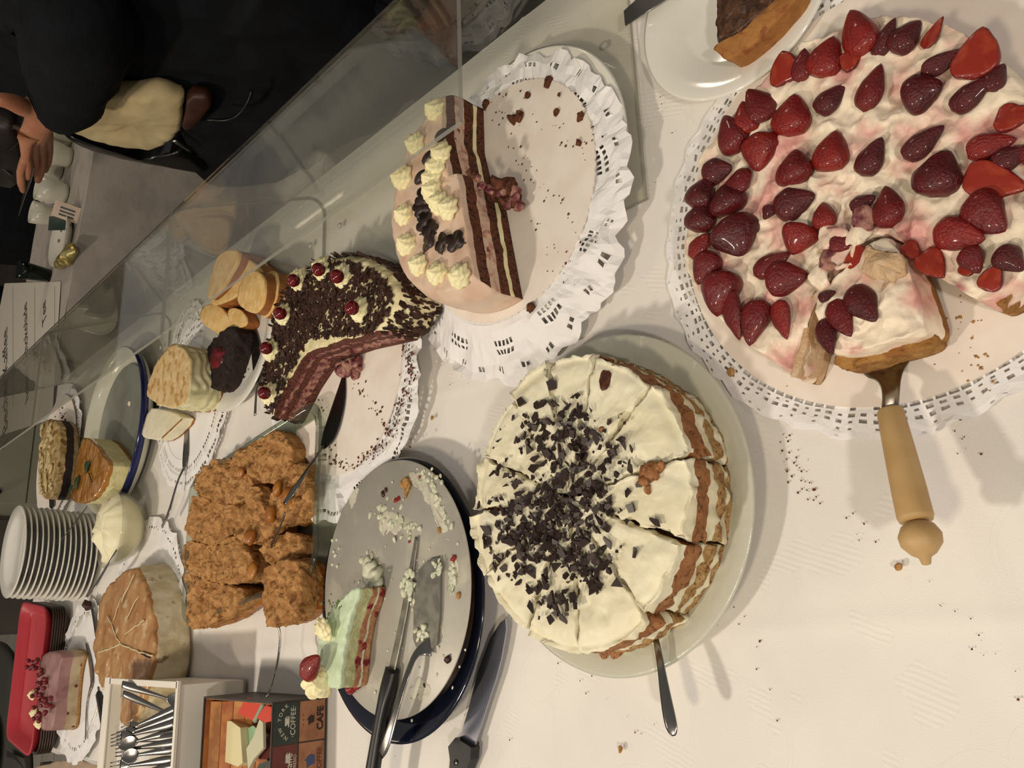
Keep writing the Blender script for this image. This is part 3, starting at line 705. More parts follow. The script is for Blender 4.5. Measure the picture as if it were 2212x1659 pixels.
pt=thing('pink_cream_cake','half of a pale pink cream cake with dark sponge layers, yellow rosettes and chocolate leaves','cake',(.2,.79,.032))
K['pinkc']=M('pink_cream','#dcc3ad','#d3b39c',sc=25,rough=.5,sss=.2,bump=.0006,bsc=150,lo=.45,hi=.6)
K['pinkl']=M('berry_cream_layer','#dcbda4','#c08a7a',sc=90,rough=.6,bump=.001,bsc=250,lo=.5,hi=.62,col3='#7c3b3a',sc3=110,lo3=.62,hi3=.7)
cc=np.array([.208,.752]);Rk=.131
pA=np.array([.3195,.823]);pB=np.array([.092,.678]);tipp=np.array([.2136,.768])
aA=math.atan2(*(pA-cc)[::-1]);aB=math.atan2(*(pB-cc)[::-1]); 
if aB<aA:aB+=2*pi
RA=np.linalg.norm(pA-cc);RB=np.linalg.norm(pB-cc)
arc=[cc+(RA+(RB-RA)*t)*np.array([math.cos(aA+(aB-aA)*t),math.sin(aA+(aB-aA)*t)]) for t in np.linspace(0,1,90)]
st1=pB+(tipp-pB)*.93+np.array([.012,-.008])
f1=resample(np.array([pB,st1,tipp]),.003,False);f2=resample(np.array([tipp,tipp+(pA-tipp)*.5+np.array([-.004,.006]),pA]),.003,False)
out=np.r_[np.array(arc),f1[1:],f2[1:-1]];out=ccw(out)
kern=cc+np.array([-.02,.055])
onface=np.array([min(np.linalg.norm(q-x) for x in np.r_[f1,f2])<.002 for q in out])
def mf(lv):
    return lambda i,j,N:(lv[i][2] if onface[j] else 0)
LV_=[(.012,1),(.006,2),(.013,1),(.014,3),(.012,1),(.006,0)]
lvs=bands(.0322,LV_,.0024,lambda t:1-.0*t if t<.6 else 1-.09*((t-.6)/.4)**2)
def swirl(V,n0):
    q=V[n0:]-np.r_[cc,0];a=np.arctan2(q[:,1],q[:,0]);r=np.hypot(q[:,0],q[:,1])
    V[n0:,2]+=.0012*np.sin(a*14+r*90)*np.clip(r/.05,0,1); return V
g=slab(out,lvs,kern,30,.0009,60,.002,13,0,wamp=.0016,matfn=mf(lvs),topfn=swirl)
part('layers',g,[K['pinkc'],K['brown'],K['cream_y'],K['pinkl']],pt)
RM=[rosette_mesh('rosette',K['cream_y'],.0125,.017,7,i) for i in range(3)]
ztop=.0955
for i,(x,y) in enumerate(((945,240),(905,313),(877,385),(879,465),(885,530),(912,572),(950,592),(1000,598))):
    inst('rosette',RM[i%3],pt,P(x,y,ztop-.001),(random.uniform(-.2,.1),random.uniform(-.1,.1),i),random.uniform(1.0,1.2))
for i,(x,y) in enumerate(((960,335),(948,365),(940,390),(941,415),(955,440),(975,452))): # inner ring
    inst('rosette',RM[i%3],pt,P(x,y,ztop+.001),(0,0,i*1.3),1.05)
bean=mesh('chocolate_bean',blob((0,0,0),(.011,.0065,.005),16,10),K['choc'])
for x,y,a in ((953,292,-.6),(925,340,-.5),(908,383,-.4)): inst('chocolate_bean',bean,pt,P(x,y,ztop+.004),(0,0,a-.4))
def leafm():
    t=np.linspace(0,2*pi,48,endpoint=False);r=.006+.0045*np.abs(np.cos(2*t))**.6;p=np.c_[r*np.cos(t),r*np.sin(t)];g=prism(p,.0018)
    g2=tube([(.006,0,.001),(.013,.002,.001)],.0008,6);return mesh('chocolate_leaf',join(g,g2),K['choc'])
lf=leafm()
for i,(x,y) in enumerate(((912,450),(918,480),(932,498),(928,520),(955,525),(984,522),(917,428))): inst('chocolate_leaf',lf,pt,P(x,y,ztop+.003),(random.uniform(-.3,.3),random.uniform(-.3,.3),i*.9),1.25)
part('berry_debris',join(*[blob(P(x,y,z),(s,s,s*.8),10,7,amp=s*.4,sc=120,seed=i) for i,(x,y,z,s) in enumerate(((1040,400,.075,.005),(1060,410,.065,.006),(1085,420,.055,.007),(1110,418,.045,.008),(1122,445,.042,.007),(1100,440,.05,.006),(1030,385,.085,.004),(1115,425,.05,.006)))]),K['berryc'],pt,kind='stuff')
part('torn_crumb',join(*[blob(P(x,y,z),(s,s,s*.8),10,7,amp=s*.5,sc=120,seed=i+20) for i,(x,y,z,s) in enumerate(((1075,400,.06,.009),(1095,405,.05,.01),(1070,425,.058,.009),(1020,375,.088,.005),(1110,432,.046,.009),(1090,435,.052,.008)))]),K['brown'],pt,kind='stuff')
# ============================================================ WHITE SLICED CAKE
wc=np.array([-.088,.512,0])
def emb(R,Z,A): return R,Z+.0014*np.maximum(0,np.sin(A*26+R*150)*np.sin(A*26-R*150))*((R>.105)&(R<.152))
plate('cake_plate',wc,.157,.024,.115,K['porc_cream'],'cream-white plate with embossed basket rim under the sliced white cake',n=240,fn=emb,th=.004)
wt=thing('white_cream_cake','round white cream layer cake cut into slices and strewn with dark chocolate chips','cake',(-.09,.512,.008))
wcc=np.array([-.0905,.514]);zt=.077
ends=[(1379,849),(1461,989),(1452,1165),(1375,1317),(1242,1399),(1131,1360),(1049,1235),(1023,1105),(1032,984),(1100,864),(1182,801),(1269,806)]
ep=PX(ends,zt);ang=sorted([math.atan2(*(q-wcc)[::-1])%(2*pi) for q in ep])
K['wcream']=M('white_cream','#e9e3c8','#e2dabb',sc=22,rough=.5,sss=.15,bump=.0008,bsc=110)
def sl(i):
    a0=ang[i];a1=ang[(i+1)%12]; a1+=2*pi if a1<a0 else 0
    R=.1275+.003*math.sin(i*2.1);gap=.0014
    mid=(a0+a1)/2;off=np.array([math.cos(mid),math.sin(mid)])*gap/math.sin((a1-a0)/2)
    n=int((a1-a0)*R/.003);arc=[wcc+off+(R-gap)*np.array([math.cos(a),math.sin(a)]) for a in np.linspace(a0+.006,a1-.006,n)]
    tip=wcc+off+0*off
    o=np.r_[np.array(arc),resample(np.array([arc[-1],tip,arc[0]]),.003,False)[1:-1]];o=ccw(o);c=wcc+off+.6*R*np.array([math.cos(mid),math.sin(mid)])
    dz=.002*math.sin(i*1.7)
    lv=bands(.0085,[(.010,1),(.006,0),(.012,1),(.008,0),(.018,3),(.010+dz,0)],.0022,lambda t:(1.03 if t<.15 else 1.015-.02*t))
    rr=np.hypot(*(o-wcc).T)
    def tf(V,n0):
        d=fv(V[n0:]*35,40+i,2);V[n0:,2]+=.0022*d[:,2]+.0012*np.abs(d[:,0]);
        q=np.linalg.norm(V[n0:,:2]-wcc,axis=1);V[n0:,2]-=.004*np.clip((q-.115)/.012,0,1)**2
        return V
    g=slab(o,lv,c,18,.0010,110,.0005,50+i,0,wamp=.0036,topfn=tf)
    s=part('cake_slice',g,[K['wcream'],K['sponge'],K['caramel'],K['caramel']],wt)
    return s,(a0,a1)
slices=[sl(i) for i in range(12)]
shm=[]
for i in range(8):
    k=random.choice((3,4,4,5));t=np.sort(rng.uniform(0,2*pi,k)+0);t=np.linspace(0,2*pi,k,endpoint=False)+rng.uniform(-.4,.4,k)
    p=np.c_[np.cos(t)*rng.uniform(.5,1.1),np.sin(t)*rng.uniform(.4,.8)]*rng.uniform(.7,1.2,(k,1))
    shm.append(mesh('chocolate_chip',prism(p,.32),K['choc'],False))
def chip_pos(n,seed):
    r=np.random.RandomState(seed);cl=[(1225,1080,48,.30),(1135,1170,38,.22),(1250,1200,36,.14),(1165,920,30,.08),(1230,940,30,.09),(1300,980,32,.06),(1120,1060,40,.06),(1185,1310,26,.05)]
    out=[];w=np.array([c[3] for c in cl]);w/=w.sum()
    while len(out)<n:
        c=cl[r.choice(len(cl),p=w)];x=c[0]+r.randn()*c[2]*1.25;y=c[1]+r.randn()*c[2]*1.25
        q=P(x,y,zt+.002)
        q[2]=.0742
        if np.linalg.norm(q[:2]-wcc)<.118: out.append((q,r))
    return out
cps=chip_pos(720,5)
def which(q):
    a=math.atan2(q[1]-wcc[1],q[0]-wcc[0])%(2*pi)
    for s,(a0,a1) in slices:
        if a0<=a<a1 or a0<=a+2*pi<a1:return s
    return slices[0][0]
for i,(q,r) in enumerate(cps[:290]):
    s=r.uniform(.0042,.0088);inst('chocolate_chip',shm[i%8],which(q),q+[0,0,r.uniform(.0005,.0035)],(r.uniform(-.6,.6),r.uniform(-.6,.6),r.uniform(0,6)),s)
rest=[]
for i,(q,r) in enumerate(cps[290:]):
    m=shm[i%8];v=np.array([x.co[:] for x in m.vertices])*r.uniform(.002,.0062);R_=np.array(Euler((r.uniform(-.6,.6),r.uniform(-.6,.6),r.uniform(0,6))).to_matrix())
    rest.append((v@R_.T+q+[0,0,r.uniform(.001,.004)],[tuple(p.vertices) for p in m.polygons],[0]*len(m.polygons)))
part('small_chocolate_chips',join(*rest),K['choc'],wt,False,kind='stuff')
part('loose_crumb',join(*[blob(P(x,y,z),(s,s,s*.7),10,7,amp=s*.5,sc=130,seed=i) for i,(x,y,z,s) in enumerate(((1403,1022,.0755,.009),(1420,1012,.0755,.007),(1393,1035,.0755,.006),(1401,1060,.0745,.004),(1310,1400,.02,.008),(1330,1412,.02,.007),(1290,1395,.022,.006),(1545,1028,.014,.004),(1300,930,.0745,.003)))]),K['caramel'],wt,kind='stuff')
K['jam']=M('dark_jam','#3a1c12','#5a2f1a',sc=200,rough=.4,bump=.001,bsc=300)
part('jam_spot',blob(P(1306,822,.0735),(.009,.007,.003),14,8,amp=.002,sc=150),K['jam'],wt)
wv=thing('cake_server','dark steel cake server with slim curved handle pushed under the white sliced cake','cake server',P(1420,1450,.02))
part('handle',ribbon([P(1395,1310,.012),P(1410,1350,.016),P(1418,1385,.030),P(1428,1440,.036),P(1437,1500,.040),P(1448,1560,.042),P(1454,1582,.042),P(1456,1590,.042)],[.008,.0065,.0065,.0075,.011,.0135,.010,.003],[.002,.002,.0022,.0025,.0028,.003,.0025,.0015]),K['steel'],wv)
part('blade',ribbon([P(1395,1315,.0115),P(1370,1260,.0105),P(1340,1200,.0102)],[.01,.04,.045],[.0012,.001,.001]),K['steel'],wv)
# ============================================================ STEEL DISC ON DARK PLATE
dc0=np.array([-.277,.802,0])
dp=plate('dark_plate',dc0,.164,.026,.11,K['navy'],'glossy dark blue plate holding the smeared steel disc and green cake slice')
tr=thing('serving_disc','round steel serving disc smeared with cream, tilted on the dark blue plate','serving disc',(-.262,.79,.03))
disc_m=M('smeared_disc','#a8a498','#b4b0a4',sc=9,rough=.45,metal=.15,bump=.0003,bsc=60,col3='#c8c4b0',sc3=22,lo3=.58,hi3=.75)
g=lathe([(0,.0385),(.1475,.0385),(.1485,.0395),(.1475,.0405),(0,.0405)],160,(-.263,.796,0))
part('disc',g,disc_m,tr)
def sm(pts,s,z,seed,sc=130,amp=.5): return join(*[blob(P(x,y,z),(a*s,a*s*.8,a*s*.45),9,6,amp=a*s*amp,sc=sc,seed=seed+i) for i,(x,y,a) in enumerate(pts)])
r_=np.random.RandomState(8)
K['mintc']=M('mint_cream','#c4c9ae','#d6d5bd',sc=60,rough=.5,sss=.2,bump=.0008,bsc=200)
pts=[(885+r_.randn()*14,1140+r_.randn()*10,r_.uniform(.4,1)) for _ in range(18)]
pts+=[(925+t*45+r_.randn()*4,1030+t*110,r_.uniform(.4,.9)) for t in np.linspace(0,1,26)]+[(900+r_.randn()*12+t*40,1012+t*30,r_.uniform(.4,.8)) for t in np.linspace(0,1,14)]
pts+=[(978+r_.randn()*2.5,1205+t*70,r_.uniform(.5,1.1)) for t in np.linspace(0,1,16)]+[(838+r_.randn()*14,1115+r_.randn()*16,r_.uniform(.3,1.)) for _ in range(22)]
pts+=[(790+r_.randn()*9,1215+r_.randn()*10,r_.uniform(.5,1.1)) for _ in range(10)]+[(900+r_.randn()*60,1300+r_.randn()*130,r_.uniform(.2,.45)) for _ in range(60)]
pts+=[(722+r_.randn()*5,1180+r_.randn()*30,r_.uniform(.3,.6)) for _ in range(10)]
part('cream_smear',sm(pts,.0052,0.0410,3),K['mintc'],tr,kind='stuff')
part('cake_crumb',sm([(876,1042,1),(884,1052,.8),(870,1048,.7),(878,1066,.7),(948,1145,.5),(991,1288,.6),(940,1230,.4)],.007,.042,40),K['crumb_y'],tr,kind='stuff')
part('berry_bit',sm([(859,1078,.7),(852,1080,.5),(981,1206,.7),(906,1030,.4),(884,1170,.3)],.006,.042,60),M('red_berry','#8f2624',rough=.35),tr,kind='stuff')
part('chocolate_bit',sm([(826,1066,.8),(832,1060,.6),(968,1424,.9),(916,1480,.4)],.006,.042,80),K['choc2'],tr,kind='stuff')
# green slice
gs=thing('mint_cake_slice','pale green cream cake slice with red berries and a strawberry on the steel disc','cake slice',P(740,1400,0.0410))
K['mint']=M('mint_cream_light','#cfe0c0','#c6d8b4',sc=40,rough=.5,sss=.25,bump=.0006,bsc=160)
K['mintcut']=M('green_crumb','#b3b483','#c9c79a',sc=110,rough=.85,bump=.0016,bsc=350)
K['redsp']=M('red_sponge','#b58a62','#a46a50',sc=120,rough=.85,bump=.0015,bsc=350,col3='#7a1c20',sc3=60,lo3=.6,hi3=.66)
def onray(x,y,z):return P(x,y,z)
# lying slice: cut face up towards camera; layers run across -> built as tilted stack of bands
def layered_slice(par,p_out,p_in,mats,thick):
    """p_out,p_in: polylines (world) of the two side outlines of the cut face; bands between them"""
    pass
top_px=[(742,1290),(790,1278),(800,1300),(778,1340),(768,1385),(757,1430),(748,1490),(715,1480),(680,1430),(680,1390),(690,1360)]
sl_=resample(PX([(724,1305),(775,1262),(772,1290),(752,1345),(742,1400),(736,1470),(729,1492),(700,1480),(684,1440),(684,1400),(696,1350)],.079),.0028,True,1)
q0=PX([(720,1400)],.079)[0];q1=PX([(790,1400)],.079)[0];ax=(q1-q0)/np.linalg.norm(q1-q0)
q_=sl_@ax;qm,qM=q_.min(),q_.max()
lv=bands(.041,[(.009,2),(.003,3),(.008,2),(.013,1),(.005,0)],.0024,lambda t:1.0)
nearf=np.array([((q-np.array(sl_.mean(0)))@ax)>-.004 for q in ccw(sl_)])
g=slab(sl_,lv,None,14,.0012,120,.002,23,0,wamp=.0022,matfn=lambda i,j,N:(lv[i][2] if nearf[j] else 0))
part('layers',g,[K['mint'],K['mintcut'],K['redsp'],K['mintc']],gs)
inst('rosette',rosette_mesh('rosette',K['cream_y'],.014,.014,6,3),gs,P(704,1355,0.0890),(.1,-.4,0),1.0)
inst('rosette',rosette_mesh('rosette',K['cream_y'],.018,.018,6,4),gs,P(688,1472,0.0810),(.5,-.7,1),1.0)
inst('strawberry_half',SM[2],gs,P(672,1440,0.0990),(.2,-.1,math.atan2(*(P(655,1460,0.0910)-P(690,1420,0.0910))[:2][::-1])+pi),(.047,.028,.028))
part('chopped_pistachio',crumbs([P(728+r_.randn()*9,1318+r_.randn()*12,.0785) for _ in range(70)],.0022,5),M('pistachio','#4a5a2c','#6f7a3c',sc=300,rough=.8),gs,False,kind='stuff')
part('red_berry',join(*[blob(P(x,y,z),(s,s,s*.8),10,7,amp=s*.3,sc=120,seed=i) for i,(x,y,z,s) in enumerate(((775,1385,.056,.006),(782,1395,.052,.005),(786,1345,.053,.005),(762,1470,.052,.005),(758,1485,.045,.007),(770,1480,.045,.006)))]),M('berry_red','#8c2024',rough=.35,coat=.3),gs)
part('fallen_cream',sm([(800,1235,1),(812,1245,1.1),(805,1255,.9),(817,1262,.8),(795,1222,.7),(800,1270,.8)],.012,.045,90,90,.5),K['mintc'],gs,kind='stuff')
# knife on disc
kn=thing('bread_knife','serrated knife with black handle resting across the steel disc','knife',P(830,1450,0.0460))
part('blade',ribbon([P(900,1160,0.0435),P(886,1250,0.0440),P(868,1350,0.0450),P(846,1450,0.0480)],[.006,.0105,.0115,.012],[.0012,.0014,.0016,.002],smooth=1),K['steel_dirty'],kn)
part('handle',ribbon([P(848,1445,0.0480),P(838,1490,0.0490),P(826,1540,0.0490),P(812,1620,0.0480),P(800,1700,0.0470),P(795,1750,0.0470)],[.018,.021,.0155,.0165,.019,.018],[.012,.014,.013,.013,.014,.012],smooth=2),K['black'],kn)
part('cream_smear',sm([(888,1235+i*7+r_.randn()*3,r_.uniform(.4,1)) for i in range(9)]+[(880+r_.randn()*8,1262+r_.randn()*14,r_.uniform(.5,1)) for _ in range(14)],.006,.046,110),K['mintc'],kn,kind='stuff')
s2=thing('cake_lifter','flat steel cake lifter with bent neck lying on the steel disc beside the knife','cake server',P(900,1400,0.0460))
part('blade',prism(PX([(905,1232),(925,1210),(946,1205),(951,1225),(950,1320),(944,1392),(938,1400),(900,1398),(893,1380),(895,1300)],.045),.0012,o=(0,0,.0445)),K['steel_dirty'],s2,False)
part('neck_handle',ribbon([P(930,1397,0.0456),P(912,1402,0.0470),P(896,1415,0.0530),P(882,1450,0.0610),P(866,1500,0.0650),P(848,1560,0.0660),P(832,1610,0.0640),P(822,1630,0.0610)],[.02,.013,.010,.0085,.009,.0125,.017,.011],[.0015,.002,.0022,.0022,.0022,.0022,.002,.0018]),K['steel'],s2)
part('cream_smear',sm([(945+r_.randn()*4,1215+r_.randn()*14,r_.uniform(.4,1)) for _ in range(12)]+[(912+r_.randn()*9,1370+r_.randn()*8,r_.uniform(.4,1.)) for _ in range(10)],.005,.0475,130),K['mintc'],s2,kind='stuff')
film=M('cream_film','#bdb9a6','#cdc9b6',sc=60,rough=.5,bump=.0006,bsc=200)
def patchf(px,sd):
    q=resample(PX(px,.041),.0035,True,1);q=q+fv(np.c_[q*120,q[:,0]*0],sd,3)[:,:2]*.0045
    part('cream_film',slab(q,[(.0404,1,0),(.0408,.97,0)],None,5,.0003,200,0,sd),film,tr)
patchf([(880,1010),(905,1020),(935,1060),(962,1120),(970,1150),(955,1150),(930,1100),(905,1055),(885,1030)],1)
patchf([(820,1110),(850,1100),(870,1115),(860,1150),(835,1160),(815,1140)],2)
patchf([(972,1190),(985,1195),(984,1280),(974,1290),(966,1250)],3)
patchf([(895,1470),(925,1475),(935,1500),(905,1515),(880,1500)],4)
patchf([(760,1060),(775,1050),(770,1085),(755,1100)],5)
patchf([(955,1340),(965,1345),(955,1390),(948,1380)],6)
# knife on cloth
k2=thing('kitchen_knife','large kitchen knife with riveted black handle lying on the tablecloth beside the dark plate','knife',P(1030,1500,.002))
part('blade',prism(PX([(1091,1337),(1093,1360),(1083,1420),(1070,1470),(1050,1530),(1025,1610),(1008,1606),(992,1596),(1012,1530),(1032,1450),(1058,1380),(1080,1345)],.010),.0018,o=(0,0,.008)),M('knife_blade','#a9a9b4',rough=.3,metal=1),k2,False)
part('handle',prism(PX([(990,1592),(1024,1614),(1022,1640),(1005,1680),(990,1740),(965,1735),(975,1680),(978,1640),(974,1612)],.012),.012,o=(0,0,.004)),K['black'],k2,False)
part('rivet',lathe([(0,0),(.003,0),(.003,.001),(0,.001)],16,P(985,1647,.016)),K['steel'],k2)
# ============================================================ BLACK FOREST CAKE
bc=np.array([-.03,1.03,.006])
plate('cake_plate',bc,.168,.017,.12,K['porc'],'white plate under the lace doily of the chocolate-flaked cherry cake')
dl=thing('lace_doily','white lace doily under the chocolate-flaked cherry cake, corner lying over the crumble tray','doily',(-.06,1.04,.02))
dcc=np.array([-.055,1.035])
def pbf(i,j,r): return .62 if (j in(3,4) and (i//6)%3==0) or j==6 else 0
def zbf(V,w):
    rr=np.hypot(V[:,0]-bc[0],V[:,1]-bc[1]);return .0245-np.clip((rr-.168)*.35,0,.02)+ np.where((V[:,1]-V[:,0]>1.17),.015,0)*w
part('lace_ring',lace(dcc,.13,.185,zbf,150,8,19,crump=.004,scal=26,sa=.005,pat=pbf),K['paper'],dl,False,solid=.0004)
part('centre',disc(dcc,.132,.0238,.0005),K['paper'],dl,False)
bd=thing('cake_board','cream cardboard round strewn with chocolate crumbs under the cherry cake','cake board',(-.03,1.03,.026))
part('board',disc([-.036,1.026],.141,.0262,.002,200),K['board'],bd,False)
cr=rect_px([(880,750,890,830,70),(885,830,830,960,80),(830,960,760,1010,60),(680,980,760,1010,50),(750,800,880,980,50),(700,870,720,980,25)],0,16,.0285,7)
part('crumb',crumbs(cr,.0022,3),K['crumb'],bd,False,kind='stuff')
bf=thing('cherry_cake','half of a chocolate cherry cake covered in dark flakes with cream rosettes and red cherries','cake',(-.02,1.0,.03))
K['bftop']=M('flaked_cream','#e4d6a4','#efe4b8',sc=60,rough=.5,bump=.001,bsc=150)
topR=PX([(893,712),(893,650),(870,600),(820,562),(760,548),(700,565),(650,600),(615,640),(600,690),(590,750),(583,800),(582,850),(590,890),(602,912)],.075)
tipb=P(705,775,.05)[:2]
RR=P(899,735,.03)[:2];LL=P(655,912,.03)[:2]
op=np.r_[np.array([RR]),topR[1:-1]+0,np.array([LL])]
a1=resample(op,.0035,False,1);f1=resample(np.array([LL,LL+(tipb-LL)*.5+[.004,.003],tipb]),.003,False);f2=resample(np.array([tipb,tipb+(RR-tipb)*.5+[.003,0],RR]),.003,False)
out=ccw(np.r_[a1,f1[1:],f2[1:-1]])
face=np.r_[f1,f2];onf=np.array([min(np.linalg.norm(q-x) for x in face)<.002 for q in out])
kern=(op.mean(0)+tipb)/2+np.array([0,.0])
LV2=[(.012,1),(.014,2),(.010,1),(.006,2),(.012,1)]
lv=bands(.0285,LV2,.0024,lambda t:1-.0*t if t<.7 else 1-.07*((t-.7)/.3)**2)
def bft(V,n0):
    return V
g=slab(out,lv,kern,26,.0012,100,.001,29,0,wamp=.0022,matfn=lambda i,j,N:(lv[i][2] if onf[j] else 0),topfn=bft)
part('layers',g,[K['bftop'],K['brownred'],K['berryc']],bf)
bztop=.0835
# flakes over top and outer wall
def flake_list(n,seed,s0,s1):
    r=np.random.RandomState(seed);L=[]
    nv=len(a1)
    while len(L)<n:
        if r.rand()<.62:
            j=r.randint(nv);t=r.rand()**.5*.98;q=kern+(a1[j]-kern)*t*.93;z=bztop;
            L.append((np.r_[q,z+r.uniform(0,.002)],(r.uniform(-.4,.4),r.uniform(-.4,.4),r.uniform(0,6)),r.uniform(s0,s1)))
        else:
            j=r.randint(nv);z=r.uniform(.03,bztop);q=a1[j]+(a1[j]-kern)*.008;nrm=a1[j]-kern;az=math.atan2(nrm[1],nrm[0])
            L.append((np.r_[q,z],(r.uniform(-.4,.4),pi/2+r.uniform(-.35,.35),az+r.uniform(-.3,.3)),r.uniform(s0,s1)))
    return L
for m_ in shm: pass
fm=[]
for i in range(6):
    k=6;t=np.linspace(0,2*pi,k,endpoint=False)+rng.uniform(-.3,.3,k);p=np.c_[np.cos(t)*rng.uniform(.7,1.3),np.sin(t)*rng.uniform(.35,.7)]*rng.uniform(.7,1.2,(k,1))
    fm.append(mesh('chocolate_flake',prism(p,.15),K['choc2'],False))
for i,(q,e,s) in enumerate(flake_list(290,3,.005,.010)): inst('chocolate_flake',fm[i%6],bf,q,e,s)
rest=[]
for i,(q,e,s) in enumerate(flake_list(3400,4,.0028,.0066)):
    m=fm[i%6];v=np.array([x.co[:] for x in m.vertices])*s;R_=np.array(Euler(e).to_matrix());rest.append((v@R_.T+q,[tuple(p.vertices) for p in m.polygons],[0]*len(m.polygons)))
part('small_chocolate_flakes',join(*rest),K['choc2'],bf,False,kind='stuff')
K['cherry']=M('glazed_cherry','#6d0a12','#58060e',sc=60,rough=.12,coat=.6)
RB=[rosette_mesh('rosette',K['cream_y'],.0155,.02,8,i+7) for i in range(3)]
cherry=mesh('cherry',lathe([(0,-.0085),(.004,-.008),(.0075,-.0045),(.0088,0),(.0078,.0045),(.0045,.0078),(.0018,.0083),(.0008,.0068),(0,.0062)],24),K['cherry'])
for i,(rx,ry,cx_,cy_) in enumerate(((650,605,634,606),(700,582,688,582),(745,597,728,597),(785,670,760,665),(620,680,605,677),(592,757,575,752),(588,852,571,849))):
    q=P(rx,ry,.083);o=inst('rosette',RB[i%3],bf,q+[0,0,-.002],(random.uniform(-.2,.2),0,i),1.05)
    c=bpy.data.objects.new('cherry',cherry);COL.objects.link(c);c.parent=o
    w=P(cx_,cy_,.1085)-np.array(o.matrix_world.translation if False else (q+[0,0,-.002]))
    v=o.rotation_euler.to_matrix().inverted()@Vector(w)/1.05;c.location=v;c.rotation_euler=(random.uniform(-.6,.6),random.uniform(-.6,.6),0);c.scale=(1,1,1)
part('fallen_cherry_cream',join(*[blob(P(x,y,.033),(s,s,s*.8),10,7,amp=s*.5,sc=120,seed=i) for i,(x,y,s) in enumerate(((755,790,.010),(770,785,.009),(765,805,.009),(745,800,.011),(775,795,.006),(735,795,.009)))]),K['berryc'],bf,kind='stuff')
sv=thing('cake_server','dark steel cake server with slim handle, blade on the crumb-strewn board of the cherry cake','cake server',P(710,950,.03))
part('blade',ribbon([P(742,815,.030),P(735,860,.0305),P(722,910,.031),P(708,945,.032),P(696,966,.034)],[.010,.030,.038,.034,.012],[.001,.001,.001,.0012,.002]),M('dark_steel','#4a4442',rough=.3,metal=1),sv)
part('handle',ribbon([P(700,960,.0335),P(685,985,.045),P(660,1020,.062),P(635,1060,.074),P(614,1088,.079)],[.010,.0055,.008,.013,.008],[.002,.002,.0022,.0024,.002]),K['steel'],sv)
# ============================================================ CRUMBLE IN GLASS TRAY
K['glass']=clear('oven_glass','#dfe4dc',dif=.03)
tA=np.array([-.072,1.033,.05]);tB=P(414,1035,.05);tC=P(392,1352,.05);tD=P(672,1262,.05);tD=tA+(tC-tB)*1.0
gt=thing('glass_baking_dish','rectangular clear glass baking dish with rolled rim holding the crumble cake','baking dish',(*((tA+tC)/2)[:2],.0))
cen=((tA+tB+tC+tD)/4)[:2]
def rrect(s,rad,z,n=8):
    cs=[tA,tB,tC,tD];P4=[cen+(c[:2]-cen)*s for c in cs];o=[]
    for i in range(4):
        p=P4[i];a=P4[i-1]-p;b=P4[(i+1)%4]-p;a/=np.linalg.norm(a);b/=np.linalg.norm(b)
        for t in np.linspace(0,1,n): o.append((1-t)**2*(p+a*rad)+2*t*(1-t)*p+t*t*(p+b*rad))
    return np.c_[np.array(o),np.full(len(o),z)]
rings=[rrect(.80,.02,.001),rrect(.86,.03,.004),rrect(.94,.035,.045),rrect(1.0,.04,.048),rrect(1.005,.04,.052),rrect(.985,.04,.053),rrect(.93,.035,.049),rrect(.85,.03,.008),rrect(.80,.02,.006)]
n_=len(rings[0]);V=np.concatenate(rings);F=gridf(len(rings),n_,True)+[tuple(range(n_))[::-1],tuple(range(8*n_,9*n_))]
part('dish',(V,F),K['glass'],gt)
ckt=thing('crumble_cake','golden brown fruit crumble cake cut in rough pieces inside the glass dish','cake',(*cen,.01))
K['crumble']=M('crumble_top','#9c6c38','#b98a52',sc=70,rough=.75,bump=.003,bsc=200,col3='#7c4e22',sc3=50,lo3=.56,hi3=.68)
K['apric']=M('apricot','#95561c','#a86c26',sc=40,rough=.4,coat=.2)
def crumb_top(sd):
    def f(V,n0):
        q=V[n0:].copy();q[:,2]=0;w1=worley(q*75,sd);w2=worley(q*190,sd+3);b=np.abs(fbm(q*30,sd,2))
        V[n0:,2]+=.010*np.sqrt(np.clip(1-w1**2,0,1))+.0035*np.sqrt(np.clip(1-w2**2,0,1))-.007*b-.006; V[n0:,:2]+=fv(q*60,sd+9,2)[:,:2]*.002
        return V
    return f
def crumble(px,z0,z1,sd,par=ckt,label=None):
    o=resample(PX(px,z1),.0022,True,1);o=o.mean(0)+(o-o.mean(0))*1.045
    g=slab(o,bands(z0,[(.012,1),(z1-z0-.012,0)],.003,lambda t:.95+.05*t),None,40,.0016,150,.001,sd,0,wamp=.003,topfn=crumb_top(sd))
    return part('piece',g,[K['crumble'],K['apric']],par,label=label)
crumble([(607,925),(640,985),(600,1045),(555,1035),(520,1010),(500,985),(560,950)],.009,.05,61)
crumble([(645,990),(672,1045),(668,1090),(640,1120),(600,1140),(575,1095),(602,1048)],.009,.05,62)
crumble([(500,988),(520,1012),(548,1038),(520,1085),(480,1090),(420,1060),(420,1035),(455,1000)],.009,.05,63)
crumble([(420,1064),(478,1092),(520,1090),(500,1150),(470,1180),(405,1160),(410,1110)],.009,.05,64)
crumble([(552,1040),(572,1096),(596,1142),(560,1170),(535,1175),(505,1150),(524,1090)],.009,.05,65)
crumble([(404,1164),(470,1184),(500,1154),(532,1180),(550,1240),(520,1262),(450,1255),(396,1225)],.009,.05,66)
crumble([(395,1230),(450,1260),(518,1266),(524,1300),(480,1340),(402,1362),(412,1290)],.009,.05,67)
crumble([(568,1180),(600,1160),(640,1150),(656,1180),(640,1215),(600,1225),(570,1205)],.009,.042,68)
lp=thing('crumble_piece','loose apricot crumble chunk lifted on a server at the near dish corner','cake piece',P(610,1280,.05))
